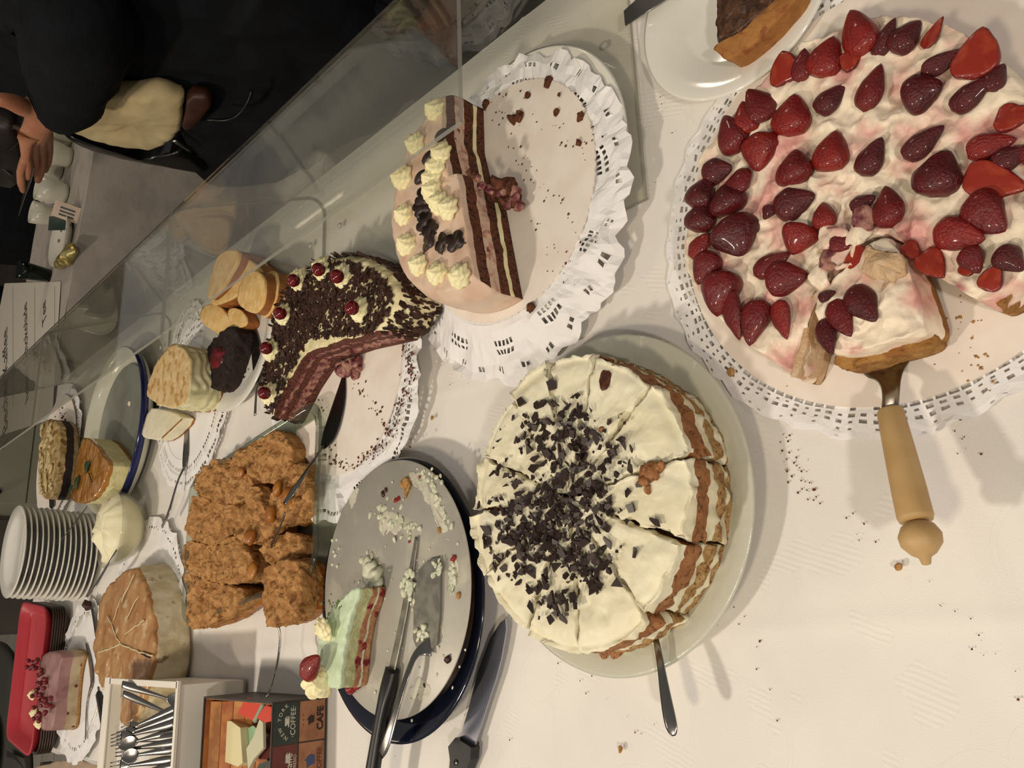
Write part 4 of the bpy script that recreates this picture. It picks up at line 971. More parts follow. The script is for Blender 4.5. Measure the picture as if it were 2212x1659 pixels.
crumble([(572,1235),(600,1215),(640,1205),(652,1240),(650,1300),(636,1335),(600,1350),(576,1350),(568,1300)],.022,.062,69,lp)
for i,(x,y,s) in enumerate(((585,1110,.014),(620,1070,.016),(540,1160,.013),(600,1055,.012),(520,1020,.010),(545,1235,.012))): part('apricot',blob(P(x,y,.06),(s,s*.8,s*.5),12,8,amp=s*.2,sc=80,seed=i),K['apric'],ckt)
sv=thing('cake_server','slim steel server lifting the loose crumble piece, its thin handle reaching towards the printed box','cake server',P(600,1400,.03))
part('handle',ribbon([P(598,1340,.055),P(606,1370,.05),P(603,1410,.048),P(596,1450,.052),P(584,1492,.07),P(575,1505,.074)],[.006,.004,.004,.0045,.006,.004],[.002]*6),K['steel'],sv)
part('blade',ribbon([P(598,1345,.024),P(602,1300,.020),P(605,1250,.019)],[.02,.035,.02],[.001]*3),K['steel'],sv)
sp=thing('spoon','small steel utensil stuck upright-slanted between the crumble pieces','spoon',P(590,1170,.05))
part('handle',ribbon([P(585,1180,.050),P(596,1155,.062),P(608,1130,.073),P(616,1108,.08)],[.008,.0065,.005,.003],[.0016]*4),K['steel'],sp)
# ============================================================ BREAD PLATE
bp=np.array([-.012,1.435,.006])
plate('dinner_plate',bp,.142,.014,.1,K['porc'],'white plate with sliced bread cake and a dark berry slice')
K['breadc']=M('bread_crumb','#dcb26c','#e6c68a',sc=60,rough=.8,bump=.001,bsc=350)
K['breadx']=M('bread_crust','#8a4f22','#a0662f',sc=40,rough=.6,bump=.0008,bsc=200)
def bread(px,z0,z1,lab,tilt=(0,0),crust='side',seed=0):
    c=PX(px,z1).mean(0);t=thing('bread_slice',lab,'bread',(c[0],c[1],z0),'slices of pale cake bread on the white plate')
    o=resample(PX(px,z1),.0025,True,2);H_=z1-z0
    g=slab(o,bands(z0,[(H_*.9,1),(H_*.1,0)],.0025,lambda u:1.0-.04*abs(u-.5)),None,12,.0007,70,.001,seed,0)
    V=g[0].copy();V[:,2]+=(V[:,0]-c[0])*tilt[0]+(V[:,1]-c[1])*tilt[1];
    part('slice',(V,g[1],g[2]),[K['breadc'],K['breadx']],t)
bread([(472,545),(500,537),(520,540),(508,580),(478,625),(455,650),(446,640),(452,600)],.012,.066,'tall upright bread slice at the back of the plate, pale face to the guard',(.0,.0),seed=1)
bread([(508,545),(540,560),(560,585),(555,600),(510,640),(470,665),(458,652),(480,628),(512,582)],.011,.05,'brown-crusted bread slice leaning against the tall back one',(.0,.1),seed=2)
bread([(530,590),(548,582),(575,590),(585,620),(575,660),(550,680),(520,668),(500,650),(505,620)],.03,.066,'large bread slice lying on top of the pile, pale cut face up',(.1,-.1),seed=3)
bread([(545,590),(590,580),(612,600),(612,640),(595,680),(560,690),(555,650),(575,615)],.011,.045,'bread slice with broad golden crust at the camera side of the pile',(0,-.2),seed=4)
bread([(445,660),(470,655),(490,680),(500,715),(480,727),(455,712),(435,690)],.011,.04,'bread slice lying at the left end of the pile beside the dark berry slice',(0,.1),seed=5)
bread([(490,665),(520,665),(535,690),(530,705),(505,712),(495,690)],.011,.035,'small broken bread slice between the pile and the dark crumbs',(0,0),seed=6)
part_c=crumbs(rect_px([(540,700,600,720,14),(545,700,570,720,10),(535,790,560,830,8)],0,4,.008,6),.004,5)
solo('bread_crumbs',part_c,K['crumb_y'],'pale bread crumbs scattered on the plate around the dark server','crumbs',P(560,720,.008),False,kind='stuff')
dk=thing('berry_slice','dark chocolate slice with red berry centre at the near edge of the bread plate','cake slice',P(480,780,.01))
K['dkc']=M('dark_slice','#1c100c','#2a1812',sc=200,rough=.8,bump=.002,bsc=300)
g=slab(resample(PX([(497,702),(517,706),(512,745),(500,785),(480,840),(460,845),(447,838),(442,780),(450,745),(475,715)],.04),.0028,True,1),bands(.009,[(.031,0)],.003,lambda u:1-.05*u),None,12,.002,150,.001,3,0,wamp=.0025)
part('sponge',g,K['dkc'],dk)
part('berry_filling',blob(P(470,775,.041),(.02,.028,.004),20,10,amp=.005,sc=70,seed=4,rot=.5),M('berry_jam','#6d1424','#4a0c18',sc=80,rough=.35,bump=.001,bsc=120),dk)
part('crumb',crumbs(rect_px([(515,690,540,700,26),(445,830,500,850,30),(500,740,520,860,16),(520,700,545,870,12)],0,9,.012,5),.003,5),K['dkc'],dk,False,kind='stuff')
sv=thing('cake_server','grey steel cake server lying on the bread plate beside the dark berry slice','cake server',P(555,800,.012))
part('blade',ribbon([P(543,700,.014),P(550,735,.013),P(556,780,.013),P(558,812,.014),P(556,832,.017)],[.008,.030,.038,.032,.010],[.0012]*5),K['steel'],sv)
part('handle',ribbon([P(556,822,.016),P(554,845,.022),P(552,870,.026),P(551,897,.027)],[.009,.005,.007,.008],[.002]*4),K['steel'],sv)
# ============================================================ CREAM-SIDED TALL CAKE
dn=P(400,880,0)[:2]
pl=plate('dinner_plate',np.array([-.165,1.60,0]),.14,.010,.1,K['porc'],'white plate under the doily with the beige ridged cream cake')
dl=thing('lace_doily','lace doily on the plate under the beige cake with ridged cream side','doily',(-.165,1.60,.012))
part('lace_ring',lace([-.165,1.60],.11,.165,lambda V,w:.0145-.006*w,110,7,4,crump=.002,scal=22,sa=.006,pat=lambda i,j,r:.7 if j in(2,3,5) and i%6 else 0),K['paper'],dl,False,solid=.0004)
part('centre',disc([-.165,1.60],.112,.0132,.0006),K['paper'],dl,False)
ta=thing('beige_cake','piece of tall beige cake with rippled cream-coloured side, on lace doily','cake',P(390,820,.014))
K['beige']=M('beige_top','#cfae78','#dcc190',sc=50,rough=.7,bump=.001,bsc=200,col3='#b88f55',sc3=60)
K['ridge']=M('rippled_cream','#ded9b0','#d2cb9c',sc=60,rough=.6,sss=.1)
px=[(371,742),(395,748),(408,765),(412,800),(410,840),(404,868),(388,880),(345,878),(318,858),(316,845),(326,806),(343,772)]
o_=resample(PX(px,.077),.0024,True,1);c_=o_.mean(0);lv=bands(.0145,[(.006,1),(.056,0)],.0028,lambda u:1.0)
g=slab(o_,lv,None,14,.0008,80,.001,7,2,wamp=.0006);V=g[0].copy();nw=len(lv)*len(ccw(o_));ii=np.arange(nw)
d=V[:nw,:2]-c_;dn_=d/np.linalg.norm(d,axis=1)[:,None];V[:nw,:2]+=dn_*(.0022*np.sin(V[:nw,2]*420+3*fbm(V[:nw]*25,3,2)*3))[:,None]
part('cake_body',(V,g[1],g[2]),[K['ridge'],K['crust_l'],K['beige']],ta)
tb2=thing('cream_wedge','pale cream wedge with a thin golden line, lying left of the beige cake','cake slice',P(350,915,.014))
g=slab(resample(PX([(322,882),(345,882),(385,893),(396,905),(366,938),(342,952),(312,946),(305,935)],.04),.0025,True,1),bands(.0145,[(.004,1),(.022,0)],.002,lambda u:1.),None,10,.0008,80,.001,3)
part('cream',g,[K['wcream'],K['crust_l']],tb2)
part('golden_line',ribbon([P(392,906,.0412),P(372,926,.0414),P(350,946,.0412)],.004,.001),K['crust_l'],tb2)
sv=thing('cake_server','steel cake server with curved handle beside the beige cake on the doily','cake server',P(398,990,.015))
part('blade',ribbon([P(403,915,.0155),P(402,950,.016),P(400,990,.0165),P(397,1012,.018)],[.016,.022,.028,.012],[.001]*4),K['steel'],sv)
part('handle',ribbon([P(398,1010,.018),P(385,1035,.026),P(375,1070,.03),P(366,1105,.031),P(350,1138,.03)],[.010,.0055,.008,.012,.008],[.002]*5),K['steel'],sv)
# second doily with dark lace pattern to the right of bread
dl=thing('lace_doily','small patterned lace doily showing between the bread plate and the acrylic guard','doily',P(400,720,.002))
q=P(408,730,.0)[:2]
part('lace_ring',lace(q,.03,.075,.003,80,6,14,crump=.002,scal=18,sa=.006,pat=lambda i,j,r:.7 if j in(1,2,4) and i%5 else 0),K['paper'],dl,False,solid=.0004)
part('centre',disc(q,.031,.0026,.0005),K['paper'],dl,False)
# ============================================================ BLUE-RIMMED PLATTER
BC=np.array([-.282,1.926]);BR=.187
pc=np.array([*BC,.006]);
t=thing('blue_rim_platter','large cream platter with dark blue band around its rim, carrying the orange cheesecake','platter',pc)
bl=M('blue_band','#141c4e',rough=.15,coat=.3)
pr=[(0,.001),(.12,.001),(.125,0),(.15,.004),(.176,.016),(.186,.027),(BR,.041),(BR-.002,.0425),(BR-.009,.03),(.166,.018),(.146,.009),(.12,.006),(0,.005)]
g=lathe(pr,128,pc,mi=[0,0,0,0,0,1,1,0,0,0,0,0]);part('dish',g,[K['porc_cream'],bl],t)
gd=thing('glass_cake_disc','grey-green clear disc with crumbs standing on the blue-rimmed platter','serving disc',pc+[0,0,.02])
part('disc',disc(pc[:2]+[.0,.0],.150,.0235,.003,120),M('grey_disc','#74766a','#83857a',sc=12,rough=.25,spec=.6),gd,False)
part('cream_smear',join(*[blob(P(x,y,.028),(s,s,s*.4),10,6,amp=s*.4,sc=90,seed=i) for i,(x,y,s) in enumerate(((205,915,.012),(207,905,.01),(203,878,.006),(278,872,.006),(230,830,.005)))]),K['wcream'],gd,kind='stuff')
oc=thing('orange_cheesecake_slice','cheesecake slice with shiny orange glaze and green leaves on the blue-rimmed platter','cake slice',P(210,1020,.022))
K['orange']=M('orange_glaze','#a3691f','#ad7830',sc=40,rough=.12,coat=.7,bump=.001,bsc=60)
K['cheese']=M('cheesecake','#dcd4a4','#cfc690',sc=60,rough=.7,bump=.001,bsc=250)
px=[(184,942),(205,957),(222,985),(236,1000),(231,1020),(222,1050),(200,1080),(170,1089),(152,1078),(158,1040),(165,990),(174,955)]
g=slab(resample(PX(px,.085),.0028,True,1),bands(.027,[(.008,1),(.040,2),(.01,0)],.003,lambda u:1.),None,14,.001,70,.002,5,0,wamp=.0012)
part('layers',g,[K['orange'],K['crust'],K['cheese']],oc)
lm=M('mint_leaf','#1f3c1c','#2f5228',sc=60,rough=.4)
def leaf(a,b,w,z):
    d=b-a;L=np.linalg.norm(d);x=d/L;y=np.cross([0,0,1],x);t=np.linspace(0,1,14);up=[a+x*L*s+y*w*math.sin(pi*s)**.8+[0,0,.004*math.sin(pi*s)] for s in t];dn=[a+x*L*s-y*w*math.sin(pi*s)**.8+[0,0,.004*math.sin(pi*s)] for s in t];mid=[a+x*L*s+[0,0,-.001+.004*math.sin(pi*s)] for s in t]
    return np.array(up+mid+dn),gridf(3,14)
for a,b,w in (((184,1022),(195,998),.013),((164,1060),(172,1026),.012),((152,1070),(158,1048),.008)):
    part('mint_leaf',leaf(P(*a,.089),P(*b,.089),w,0),lm,oc,solid=.0006)
part('stem',tube([P(192,1022,.089),P(196,1035,.091),P(198,1042,.088)],.0012,6),lm,oc)
# ============================================================ NUT SLICE
nb=thing('cake_board','narrow white board of crumbs behind the stack of plates, under the nut cake','cake board',P(150,980,.01))
nc=P(118,985,.02)[:2]
part('board',lathe([(0,.017),(.165,.017),(.166,.0195),(0,.0195)],100,(*nc,0)),K['board'],nb,False)
part('base_doily',lace(nc,.11,.185,.010,100,5,31,crump=.003,scal=20,sa=.006,pat=lambda i,j,r:.5 if j==3 else 0),K['paper'],nb,False,solid=.0004)
part('crumb',crumbs(rect_px([(130,890,165,950,40),(135,950,150,1080,40)],0,5,.0205,6),.004,5),K['crumb'],nb,False,kind='stuff')
ns=thing('nut_cake','slice of almond-topped cake with a dark layer on the narrow white board','cake slice',P(105,990,.02))
K['almond']=M('almond_top','#94763f','#c7b183',sc=40,rough=.6,bump=.003,bsc=90,col3='#7d5a26',sc3=40)
px=[(98,908),(112,905),(128,915),(130,950),(128,1000),(120,1050),(112,1078),(95,1078),(84,1050),(82,1000),(88,950)]
g=slab(resample(PX(px,.062),.003,True,1),bands(.0195,[(.010,2),(.018,1),(.015,0)],.003,lambda u:1.),None,12,.003,60,.003,8,0,wamp=.002)
part('layers',g,[K['almond'],K['dkc'],M('nut_base','#96835e','#7e6a45',sc=80,rough=.8)],ns)
part('almond',join(*[blob(P(x,y,.066),(.012,.006,.003),9,6,amp=.002,sc=60,seed=i,rot=i*1.3) for i,(x,y) in enumerate([(98+random.uniform(-12,14),915+random.uniform(0,150)) for _ in range(46)])]),M('almond','#cbb887',rough=.5),ns,kind='stuff')
sv=thing('steel_knife_tip','bright steel knife tip sticking out from under the nut cake','knife',P(115,1090,.03))
part('blade',prism(PX([(106,1070),(118,1070),(118,1092),(112,1100),(107,1096)],.022),.0015,o=(0,0,.021)),K['steel'],sv,False)
# ============================================================ PLATE STACK
sbx=np.array([-.602,2.04]);NP=14
pr_=[(0,.001),(.058,.001),(.061,0),(.066,.001),(.072,.005),(.1,.0125),(.1015,.0142),(.1,.0155),(.074,.009),(.064,.005),(0,.004)]
top_lab='topmost white dessert plate of the tall stack'
p0=thing('dessert_plate','white dessert plate at the bottom of the tall stack','plate',(*sbx,0),'white dessert plates in one tall stack')
part('dish',lathe(pr_,72,(*sbx,0)),K['porc'],p0)
ordn=['bottom','second','third','fourth','fifth','sixth','seventh','eighth','ninth','tenth','eleventh','twelfth','thirteenth']
for i in range(1,NP):
    c=copy_tree(p0);c.location=(sbx[0]+random.uniform(-.0015,.0015)+i*.0008,sbx[1]+random.uniform(-.0015,.0015),.0112*i)
    c['label']='topmost white dessert plate of the tall stack, its hollow visible' if i==NP-1 else 'white dessert plate, %s from the bottom of the tall stack'%ordn[i]
# spoon behind cream bowl
sv=thing('serving_fork','thin dark steel utensil handle leaning against the stack of plates','fork',P(150,1130,.03))
part('handle',ribbon([P(188,1095,.02),P(170,1118,.05),P(150,1145,.075),P(130,1168,.09)],[.004,.005,.006,.005],[.002]*4),K['steel'],sv)
# ============================================================ CREAM BOWL
bo=np.array([-.452,1.735,0]);bw=thing('cream_bowl','clear glass bowl filled with whipped cream beside the plate stack','bowl',bo)
prf=[(0,.0),(.03,.0),(.035,.003),(.055,.018),(.071,.042),(.078,.066),(.0785,.068),(.0765,.068),(.069,.043),(.053,.0205),(.032,.006),(0,.005)]
part('glass',lathe(prf,64,bo),clear('bowl_glass','#fcfcf8',dif=.06),bw)
wh=thing('whipped_cream','mound of whipped cream heaped in the glass bowl','cream',bo+[0,0,.03])
g=lathe([(0,.0075),(.03,.008),(.05,.0225),(.066,.044),(.0725,.06),(.06,.070),(.035,.080),(.012,.085),(0,.085)],64,bo)
V=g[0]+fv(g[0]*45,3,3)*.010*np.clip((g[0][:,2:]-.055)/.02,0,1);part('mound',(V,g[1]),K['cream'],wh)
sp=thing('spoon','steel spoon handle sticking out of the whipped cream bowl towards the doily','spoon',P(240,1210,.06))
part('handle',ribbon([P(252,1188,.068),P(236,1215,.074),P(218,1245,.078),P(205,1268,.080),P(189,1287,.080)],[.006,.006,.008,.011,.007],[.002]*5),K['steel'],sp)
# ============================================================ GLAZED APPLE CAKE
ac=P(290,1400,0)[:2]
dl=thing('lace_doily','lace doily beneath the round glazed apple cake','doily',(*ac,.002))
q=np.array([-.60,1.62])
part('lace_ring',lace(q,.15,.195,.004,120,6,24,crump=.004,scal=22,sa=.006,pat=lambda i,j,r:.5 if j==3 and i%4 else 0),K['paper'],dl,False,solid=.0004)
part('centre',disc(q,.152,.0035,.0006),K['paper'],dl,False)
K['glaze']=M('apple_glaze','#a67443','#b98c58',sc=22,rough=.35,coat=.3,bump=.0015,bsc=60,col3='#cdb68c',sc3=34,lo3=.57,hi3=.7)
K['acr']=M('cream_side','#d8ccb0','#c0af8a',sc=24,rough=.6,bump=.0015,bsc=90,col3='#8a7350',sc3=40,lo3=.62,hi3=.7)
K['gline']=M('glaze_line','#cfbd94',rough=.5)
at_=thing('apple_cake','round caramel-brown glazed apple cake with pale cream side and a cut gap','cake',(*q,.004))
px=[(271,1232),(297,1232),(316,1268),(328,1320),(334,1380),(333,1420),(324,1470),(305,1530),(280,1572),(255,1560),(232,1500),(207,1462),(205,1384),(214,1310),(240,1262)]
o_=resample(PX(px,.06),.0035,True,2)
lv=bands(.0042,[(.050,1),(.006,0)],.004,lambda u:1.10-.10*u**1.5)
def gap(V,n0):
    return V
g=slab(o_,lv,None,24,.0018,50,.004,17,0,wamp=.004);part('cake_body',g,[K['glaze'],K['acr']],at_)
for a,b in (((259,1392),(210,1412)),((259,1392),(330,1418)),((259,1390),(232,1330)),((272,1340),(300,1285)),((270,1370),(312,1340)),((262,1300),(290,1240)),((245,1340),(262,1290))):
    A_=P(*a,.0655);B_=P(*b,.0635);part('glaze_line',tube([A_,(A_+B_)/2+[0,0,.001],B_],.0017,6,flat=.5,st=.006,amp=.0012,sc=60),K['gline'],at_)
gp=[P(305,1412,.0655),P(322,1418,.064),P(345,1418,.045),P(368,1412,.028)]
part('dark_cut',tube(gp,[.001,.004,.005,.001],8,flat=.6,st=.01),K['dkc'],at_)
kn=thing('cake_knife','dark-handled knife lying left of the glazed apple cake, tip on the lace doily','knife',P(210,1500,.012))
part('blade',ribbon([P(193,1305,.012),P(202,1340,.012),P(207,1400,.012),P(210,1460,.012),P(214,1500,.013)],[.005,.018,.022,.018,.014],[.0015]*5),K['steel'],kn)
part('handle',ribbon([P(214,1498,.014),P(222,1540,.015),P(228,1575,.015)],[.018,.022,.022],[.012]*3),K['black'],kn)
# ============================================================ REDCURRANT CAKE
q=np.array([-.83,1.885])
plate('dinner_plate',np.array([q[0]+.01,q[1]-.01,0]),.135,.012,.09,K['porc'],'white plate under the scalloped doily of the redcurrant cake')
dl=thing('lace_doily','scalloped lace doily under the mauve redcurrant cake','doily',(*q,.012))
part('lace_ring',lace(q,.10,.165,lambda V,w:.015-.006*w,96,6,44,crump=.004,scal=20,sa=.009,pat=lambda i,j,r:.5 if j==3 and i%4 else 0),K['paper'],dl,False,solid=.0004)
part('centre',disc(q,.102,.014,.0006),K['paper'],dl,False)
rc=thing('redcurrant_cake','mauve mousse cake piece topped with redcurrants and small cream rosettes','cake slice',P(130,1500,.015))
K['mauve']=M('mauve_mousse','#946a6a','#a37e78',sc=24,rough=.5,sss=.2)
K['mauvel']=M('pale_mousse','#b9a688','#a8906f',sc=30,rough=.6,vor=(42,.20,'#5d2226'))
px=[(82,1420),(100,1406),(120,1412),(118,1432),(112,1480),(112,1530),(112,1570),(92,1580),(75,1570),(70,1520),(72,1460)]
px=[(92,1414),(112,1406),(136,1412),(126,1450),(120,1500),(116,1565),(108,1580),(88,1576),(80,1530),(80,1470),(84,1435)]
g=slab(resample(PX(px,.066),.003,True,1),bands(.0165,[(.006,2),(.020,1),(.023,0)],.003,lambda u:1.04-.04*u),None,12,.001,40,.002,5,0)
part('layers',g,[K['mauve'],K['mauvel'],K['crumb_y']],rc)
cm=mesh('redcurrant',blob((0,0,0),.0052,12,8),M('redcurrant','#6e0d14',rough=.15,coat=.5))
rr=np.random.RandomState(2)
for cx_,cy_,n in ((75,1440,14),(88,1470,9),(82,1495,9),(92,1520,12),(84,1545,8),(100,1530,5)):
    for _ in range(n): inst('redcurrant',cm,rc,P(cx_+rr.randn()*7,cy_+rr.randn()*8,.071+rr.rand()*.008))
rz=rosette_mesh('rosette',K['cream_y'],.011,.013,7,2)
for x,y in ((74,1500),(78,1540),(88,1562)): inst('rosette',rz,rc,P(x,y,.066),(0,0,x))
for lb,pp,ww_ in (('steel cake server on the doily near side of the redcurrant cake',[(186,1390),(195,1430),(200,1475),(192,1495),(186,1530),(185,1598)],[.006,.018,.020,.006,.005,.006]),('smeared steel spatula on the empty part of the redcurrant doily',[(196,1302),(203,1330),(208,1370)],[.012,.018,.016])):
    t=thing('cake_server',lb,'cake server',P(*pp[1],.018));part('server',ribbon([P(x,y,.0175) for x,y in pp],ww_,[.0015]*len(pp)),K['steel'],t)
solo('chocolate_crumb',blob(P(189,1308,.02),(.010,.012,.008),12,8,amp=.004,sc=90),K['choc2'],'dark crumb on the scalloped doily next to the smeared spatula','crumb',P(189,1308,.015))
# ============================================================ TRAYS
RM_=M('red_tray','#b3303a',rough=.45);BRm=M('brown_tray','#3a2a20',rough=.45)
def trayg(z,h,s=1.,th=.003):
    a,b,c_,d=[P(x,y,.056) for x,y in ((104,1312),(48,1298),(14,1594),(68,1640))]
    ctr=(a+b+c_+d)/4
    def rr_(s_,rad,zz):
        P4=[ctr[:2]+(q-ctr)[:2]*s_ for q in (a,b,c_,d)];o=[]
        for i in range(4):
            p=P4[i];u=P4[i-1]-p;v=P4[(i+1)%4]-p;u/=np.linalg.norm(u);v/=np.linalg.norm(v)
            for t in np.linspace(0,1,7):o.append((1-t)**2*(p+u*rad)+2*t*(1-t)*p+t*t*(p+v*rad))
        return np.c_[np.array(o),np.full(len(o),zz)]
    R_=[rr_(.84*s,.03,z),rr_(.90*s,.035,z+.004),rr_(.99*s,.04,z+h),rr_(1.0*s,.04,z+h+.001),rr_(.995*s,.04,z+h+.004),rr_(.96*s,.04,z+h+.003),rr_(.87*s,.03,z+.007),rr_(.82*s,.03,z+th)]
    n=len(R_[0]);return np.concatenate(R_),gridf(len(R_),n,True)+[tuple(range(n))[::-1],tuple(range(7*n,8*n))],None
trl=[]
for i in range(6):
    z=.001+.0052*i;g=trayg(z,.012,1.0);solo('serving_tray',(g[0],g[1]),BRm,'dark brown tray, %s from the bottom under the red tray'%ordn[i],'tray',(-.85,2.0,z),group='brown trays stacked under the red tray')
g=trayg(.033,.022);solo('serving_tray',(g[0],g[1]),RM_,'empty red tray lying on top of the brown trays','tray',(-.85,2.0,.033))
# plates on the dark side table
sidep=P(5,1640,-.05);plate('dinner_plate',np.array([*P(-20,1640,-.06)[:2],-.06]),.13,.014,.09,K['porc'],'used plate with a fork on the dark side table, at the lower left photo edge')
fk=thing('fork','steel fork lying on the used plate at the lower left photo edge','fork',P(25,1630,-.03))
part('fork_body',ribbon([P(14,1628,-.046),P(30,1634,-.046),P(46,1650,-.042),P(66,1690,-.042)],[.016,.012,.004,.008],[.0015]*4),K['steel'],fk)
solo('napkin',slab(resample(PX([(60,1662),(110,1648),(170,1640),(215,1650),(240,1700),(80,1720)],-.055),.006,True,1),bands(-.06,[(.006,0)],.003),None,14,.004,20,.004,3),M('beige_napkin','#b09c84','#a8947c',sc=12,rough=.9),'beige folded napkin on the dark side table beside the cutlery caddy','napkin',P(150,1680,-.06))
# ============================================================ CUTLERY CADDY
K['wplast']=M('white_plastic','#ebe5d7',rough=.35)
ca=thing('cutlery_caddy','white plastic cutlery caddy with an open handle side, filled with steel forks','caddy',T(-.60,1.0,0))
e0,e1,l0,l1,hh=-.72,-.468,.835,1.125,.105
w=.004
part('floor',box(T(e0,l0,.002),E3*(e1-e0),L3*(l1-l0),Z3*.004),K['wplast'],ca,False)
part('near_wall',box(T(e0,l0,.002),E3*(e1-e0),L3*w,Z3*hh),K['wplast'],ca,False)
part('right_wall',box(T(e1-w,l0+w,.002),E3*w,L3*(l1-l0-w),Z3*hh),K['wplast'],ca,False)
part('left_wall',box(T(e0,l0+w,.002),E3*w,L3*(l1-l0-w),Z3*hh),K['wplast'],ca,False)
fw=join(box(T(e0,l1-w,.002),E3*(e1-e0),L3*w,Z3*.03),box(T(e0,l1-w,.088),E3*(e1-e0),L3*w,Z3*.019),box(T(e1-.028,l1-w,.03),E3*.028,L3*w,Z3*.06),box(T(e0,l1-w,.03),E3*.03,L3*w,Z3*.06))
part('far_wall_with_window',fw,K['wplast'],ca,False)
rim=join(box(T(e0-.006,l1-.004,.105),E3*(e1-e0+.012),L3*.028,Z3*.004),box(T(e0-.006,l0-.005,.105),E3*(e1-e0+.012),L3*.008,Z3*.004),box(T(e1-.004,l0,.105),E3*.009,L3*(l1-l0),Z3*.004))
part('rim',rim,K['wplast'],ca,False)
part('divider',box(T(e1-.085,l0+w,.006),E3*.003,L3*(l1-l0-2*w),Z3*.03),K['wplast'],ca,False)
part('tab',box(T(e1-.11,l0-.008,.035),E3*.03,L3*.008,Z3*.018),K['wplast'],ca,False)
def fork(lab,a,b,flip=1,kind='fork'):
    a=np.array(a);b=np.array(b);d=b-a;L=np.linalg.norm(d);d/=L
    t=thing(kind,lab,kind,a,'steel cutlery in the white caddy')
    part('handle',ribbon([a,a+d*L*.12,a+d*L*.45,a+d*L*.68],[.011,.014,.007,.0045],[.0022,.0025,.002,.002],n=8),K['steel'],t)
    if kind=='fork':
        part('head',ribbon([a+d*L*.66,a+d*L*.74,a+d*L*.83],[.006,.019,.021],[.002,.0018,.0015],n=8),K['steel'],t)
        s=np.cross(d,[0,0,1]);s/=np.linalg.norm(s)
        for k in range(4): part('tine',ribbon([a+d*L*.82+s*(k-1.5)*.0058,a+d*L+s*(k-1.5)*.0055],[.003,.0018],[.0015]*2,n=6,step=.01),K['steel'],t)
    else: part('bowl',ribbon([a+d*L*.66,a+d*L*.72,a+d*L*.86,a+d*L],[.005,.020,.026,.008],[.002]*4,n=10,cup=.15),K['steel'],t)
pos=[]
fork('steel spoon handle resting on the near right rim of the caddy',T(-.47,1.035,.118),T(-.50,.86,.075),kind='spoon')
fork('second steel handle under the one on the right rim of the caddy',T(-.485,1.045,.112),T(-.53,.87,.06),kind='spoon')
rr=np.random.RandomState(11)
nm=['fork nearest the window wall','dark fork lying crosswise on the bundle','fork in the middle of the bundle','spoon on top of the bundle','fork at the near side','fork with its head raised','lowest fork','bright spoon at the photo edge','fork leaning to the left','spoon under the bundle']
ends_=[(378,1530,262,1583),(378,1545,252,1594),(376,1562,240,1600),(378,1578,256,1612),(376,1592,262,1604),(378,1604,250,1622),(372,1640,238,1660),(378,1618,262,1636),(372,1655,262,1680)]
for i,(x0,y0,x1,y1) in enumerate(ends_):
    fork('%s inside the white cutlery caddy'%nm[i],P(x0,y0,.088+.003*(i%3)),P(x1,y1,.106+.003*(i%4)),kind='spoon' if 'spoon' in nm[i] else 'fork')
# ============================================================ PRINTED BOX WITH TEA SACHETS
bx=thing('printed_box','open cardboard box printed with coffee signs and wooden planks, holding tea sachets','box',T(-.6,.7,0))
K['planks']=M('printed_planks','#a06a38','#8a5426',sc=14,rough=.5);K['dplank']=M('dark_print','#2e2622','#3c322c',sc=30,rough=.5)
e1,l0,e0,l1,hh=-.485,.597,-.70,.808,.079;w=.0025
part('near_panel',box(T(e0,l0,0),E3*(e1-e0),L3*w,Z3*hh),K['dplank'],bx,False)
part('right_panel',box(T(e1-w,l0+w,0),E3*w,L3*(l1-l0-w),Z3*hh),K['dplank'],bx,False)
part('left_panel',box(T(e0,l0+w,0),E3*w,L3*(l1-l0-w),Z3*hh),K['dplank'],bx,False)
part('far_panel',box(T(e0+w,l1-w,0),E3*(e1-e0-2*w),L3*w,Z3*hh),K['dplank'],bx,False)
part('base',box(T(e0+w,l0+w,0.0005),E3*(e1-e0-2*w),L3*(l1-l0-2*w),Z3*.003),K['dplank'],bx,False)
pm=[M('plank_print_%s'%n,c,c2,sc=40,rough=.5) for n,c,c2 in (('tan','#b07840','#8e5a2c'),('warm','#a4622e','#c08a50'),('red','#96522c','#b0703a'))]
# lining planks: strips printed on the far and right inner panel and slanting insert
for k in range(6):
    o=part('plank',box(T(e0+w,l1-w-.0012,.005+.012*k),E3*(e1-e0-2*w),L3*.0012,Z3*.0112),pm[k%3],bx,False)
for k in range(6):
    part('plank',box(T(e1-w-.0012,l0+w,.005+.012*k),E3*.0012,L3*(l1-l0-2*w),Z3*.0112),pm[(k+1)%3],bx,False)
# slanted printed insert floor
a=T(e0+w,l1-.004,.07);b=T(e0+w,l1-.11,.03)
for k in range(5):
    s0,s1=k/5,(k+.94)/5;p=a+(b-a)*s0;q_=(b-a)*(s1-s0)
    part('plank',box(p,E3*(e1-e0-.01),q_,Z3*-.002),pm[(k*2)%3],bx,False)
# printed signs on near face: patches slightly proud
nx=-L3
def patch(ea,eb,za,zb,m,parent=bx,th=.0006,name='printed_sign'):
    return part(name,box(T(ea,l0,za),E3*(eb-ea),nx*th,Z3*(zb-za)),m,parent,False)
gsn=M('green_sign','#26302a','#2e3a33',sc=30,rough=.5);rsn=M('red_sign','#5a2722','#6a322a',sc=30,rough=.5);wsn=M('wood_sign','#8a5a3c','#a06e4c',sc=50,rough=.5);prt=M('pale_print','#c9c2b0',rough=.6);dpr=M('dark_print_ink','#2a1a16',rough=.6);bpr=M('blue_print','#3c4a6c',rough=.6)
wd=.052;
g1=patch(e1-wd,e1-.003,.042,.077,gsn);g2=patch(e1-wd,e1-.003,.003,.040,wsn);g3=patch(e1-2*wd,e1-wd-.002,.042,.077,rsn);g4=patch(e1-2*wd,e1-wd-.002,.003,.040,wsn)
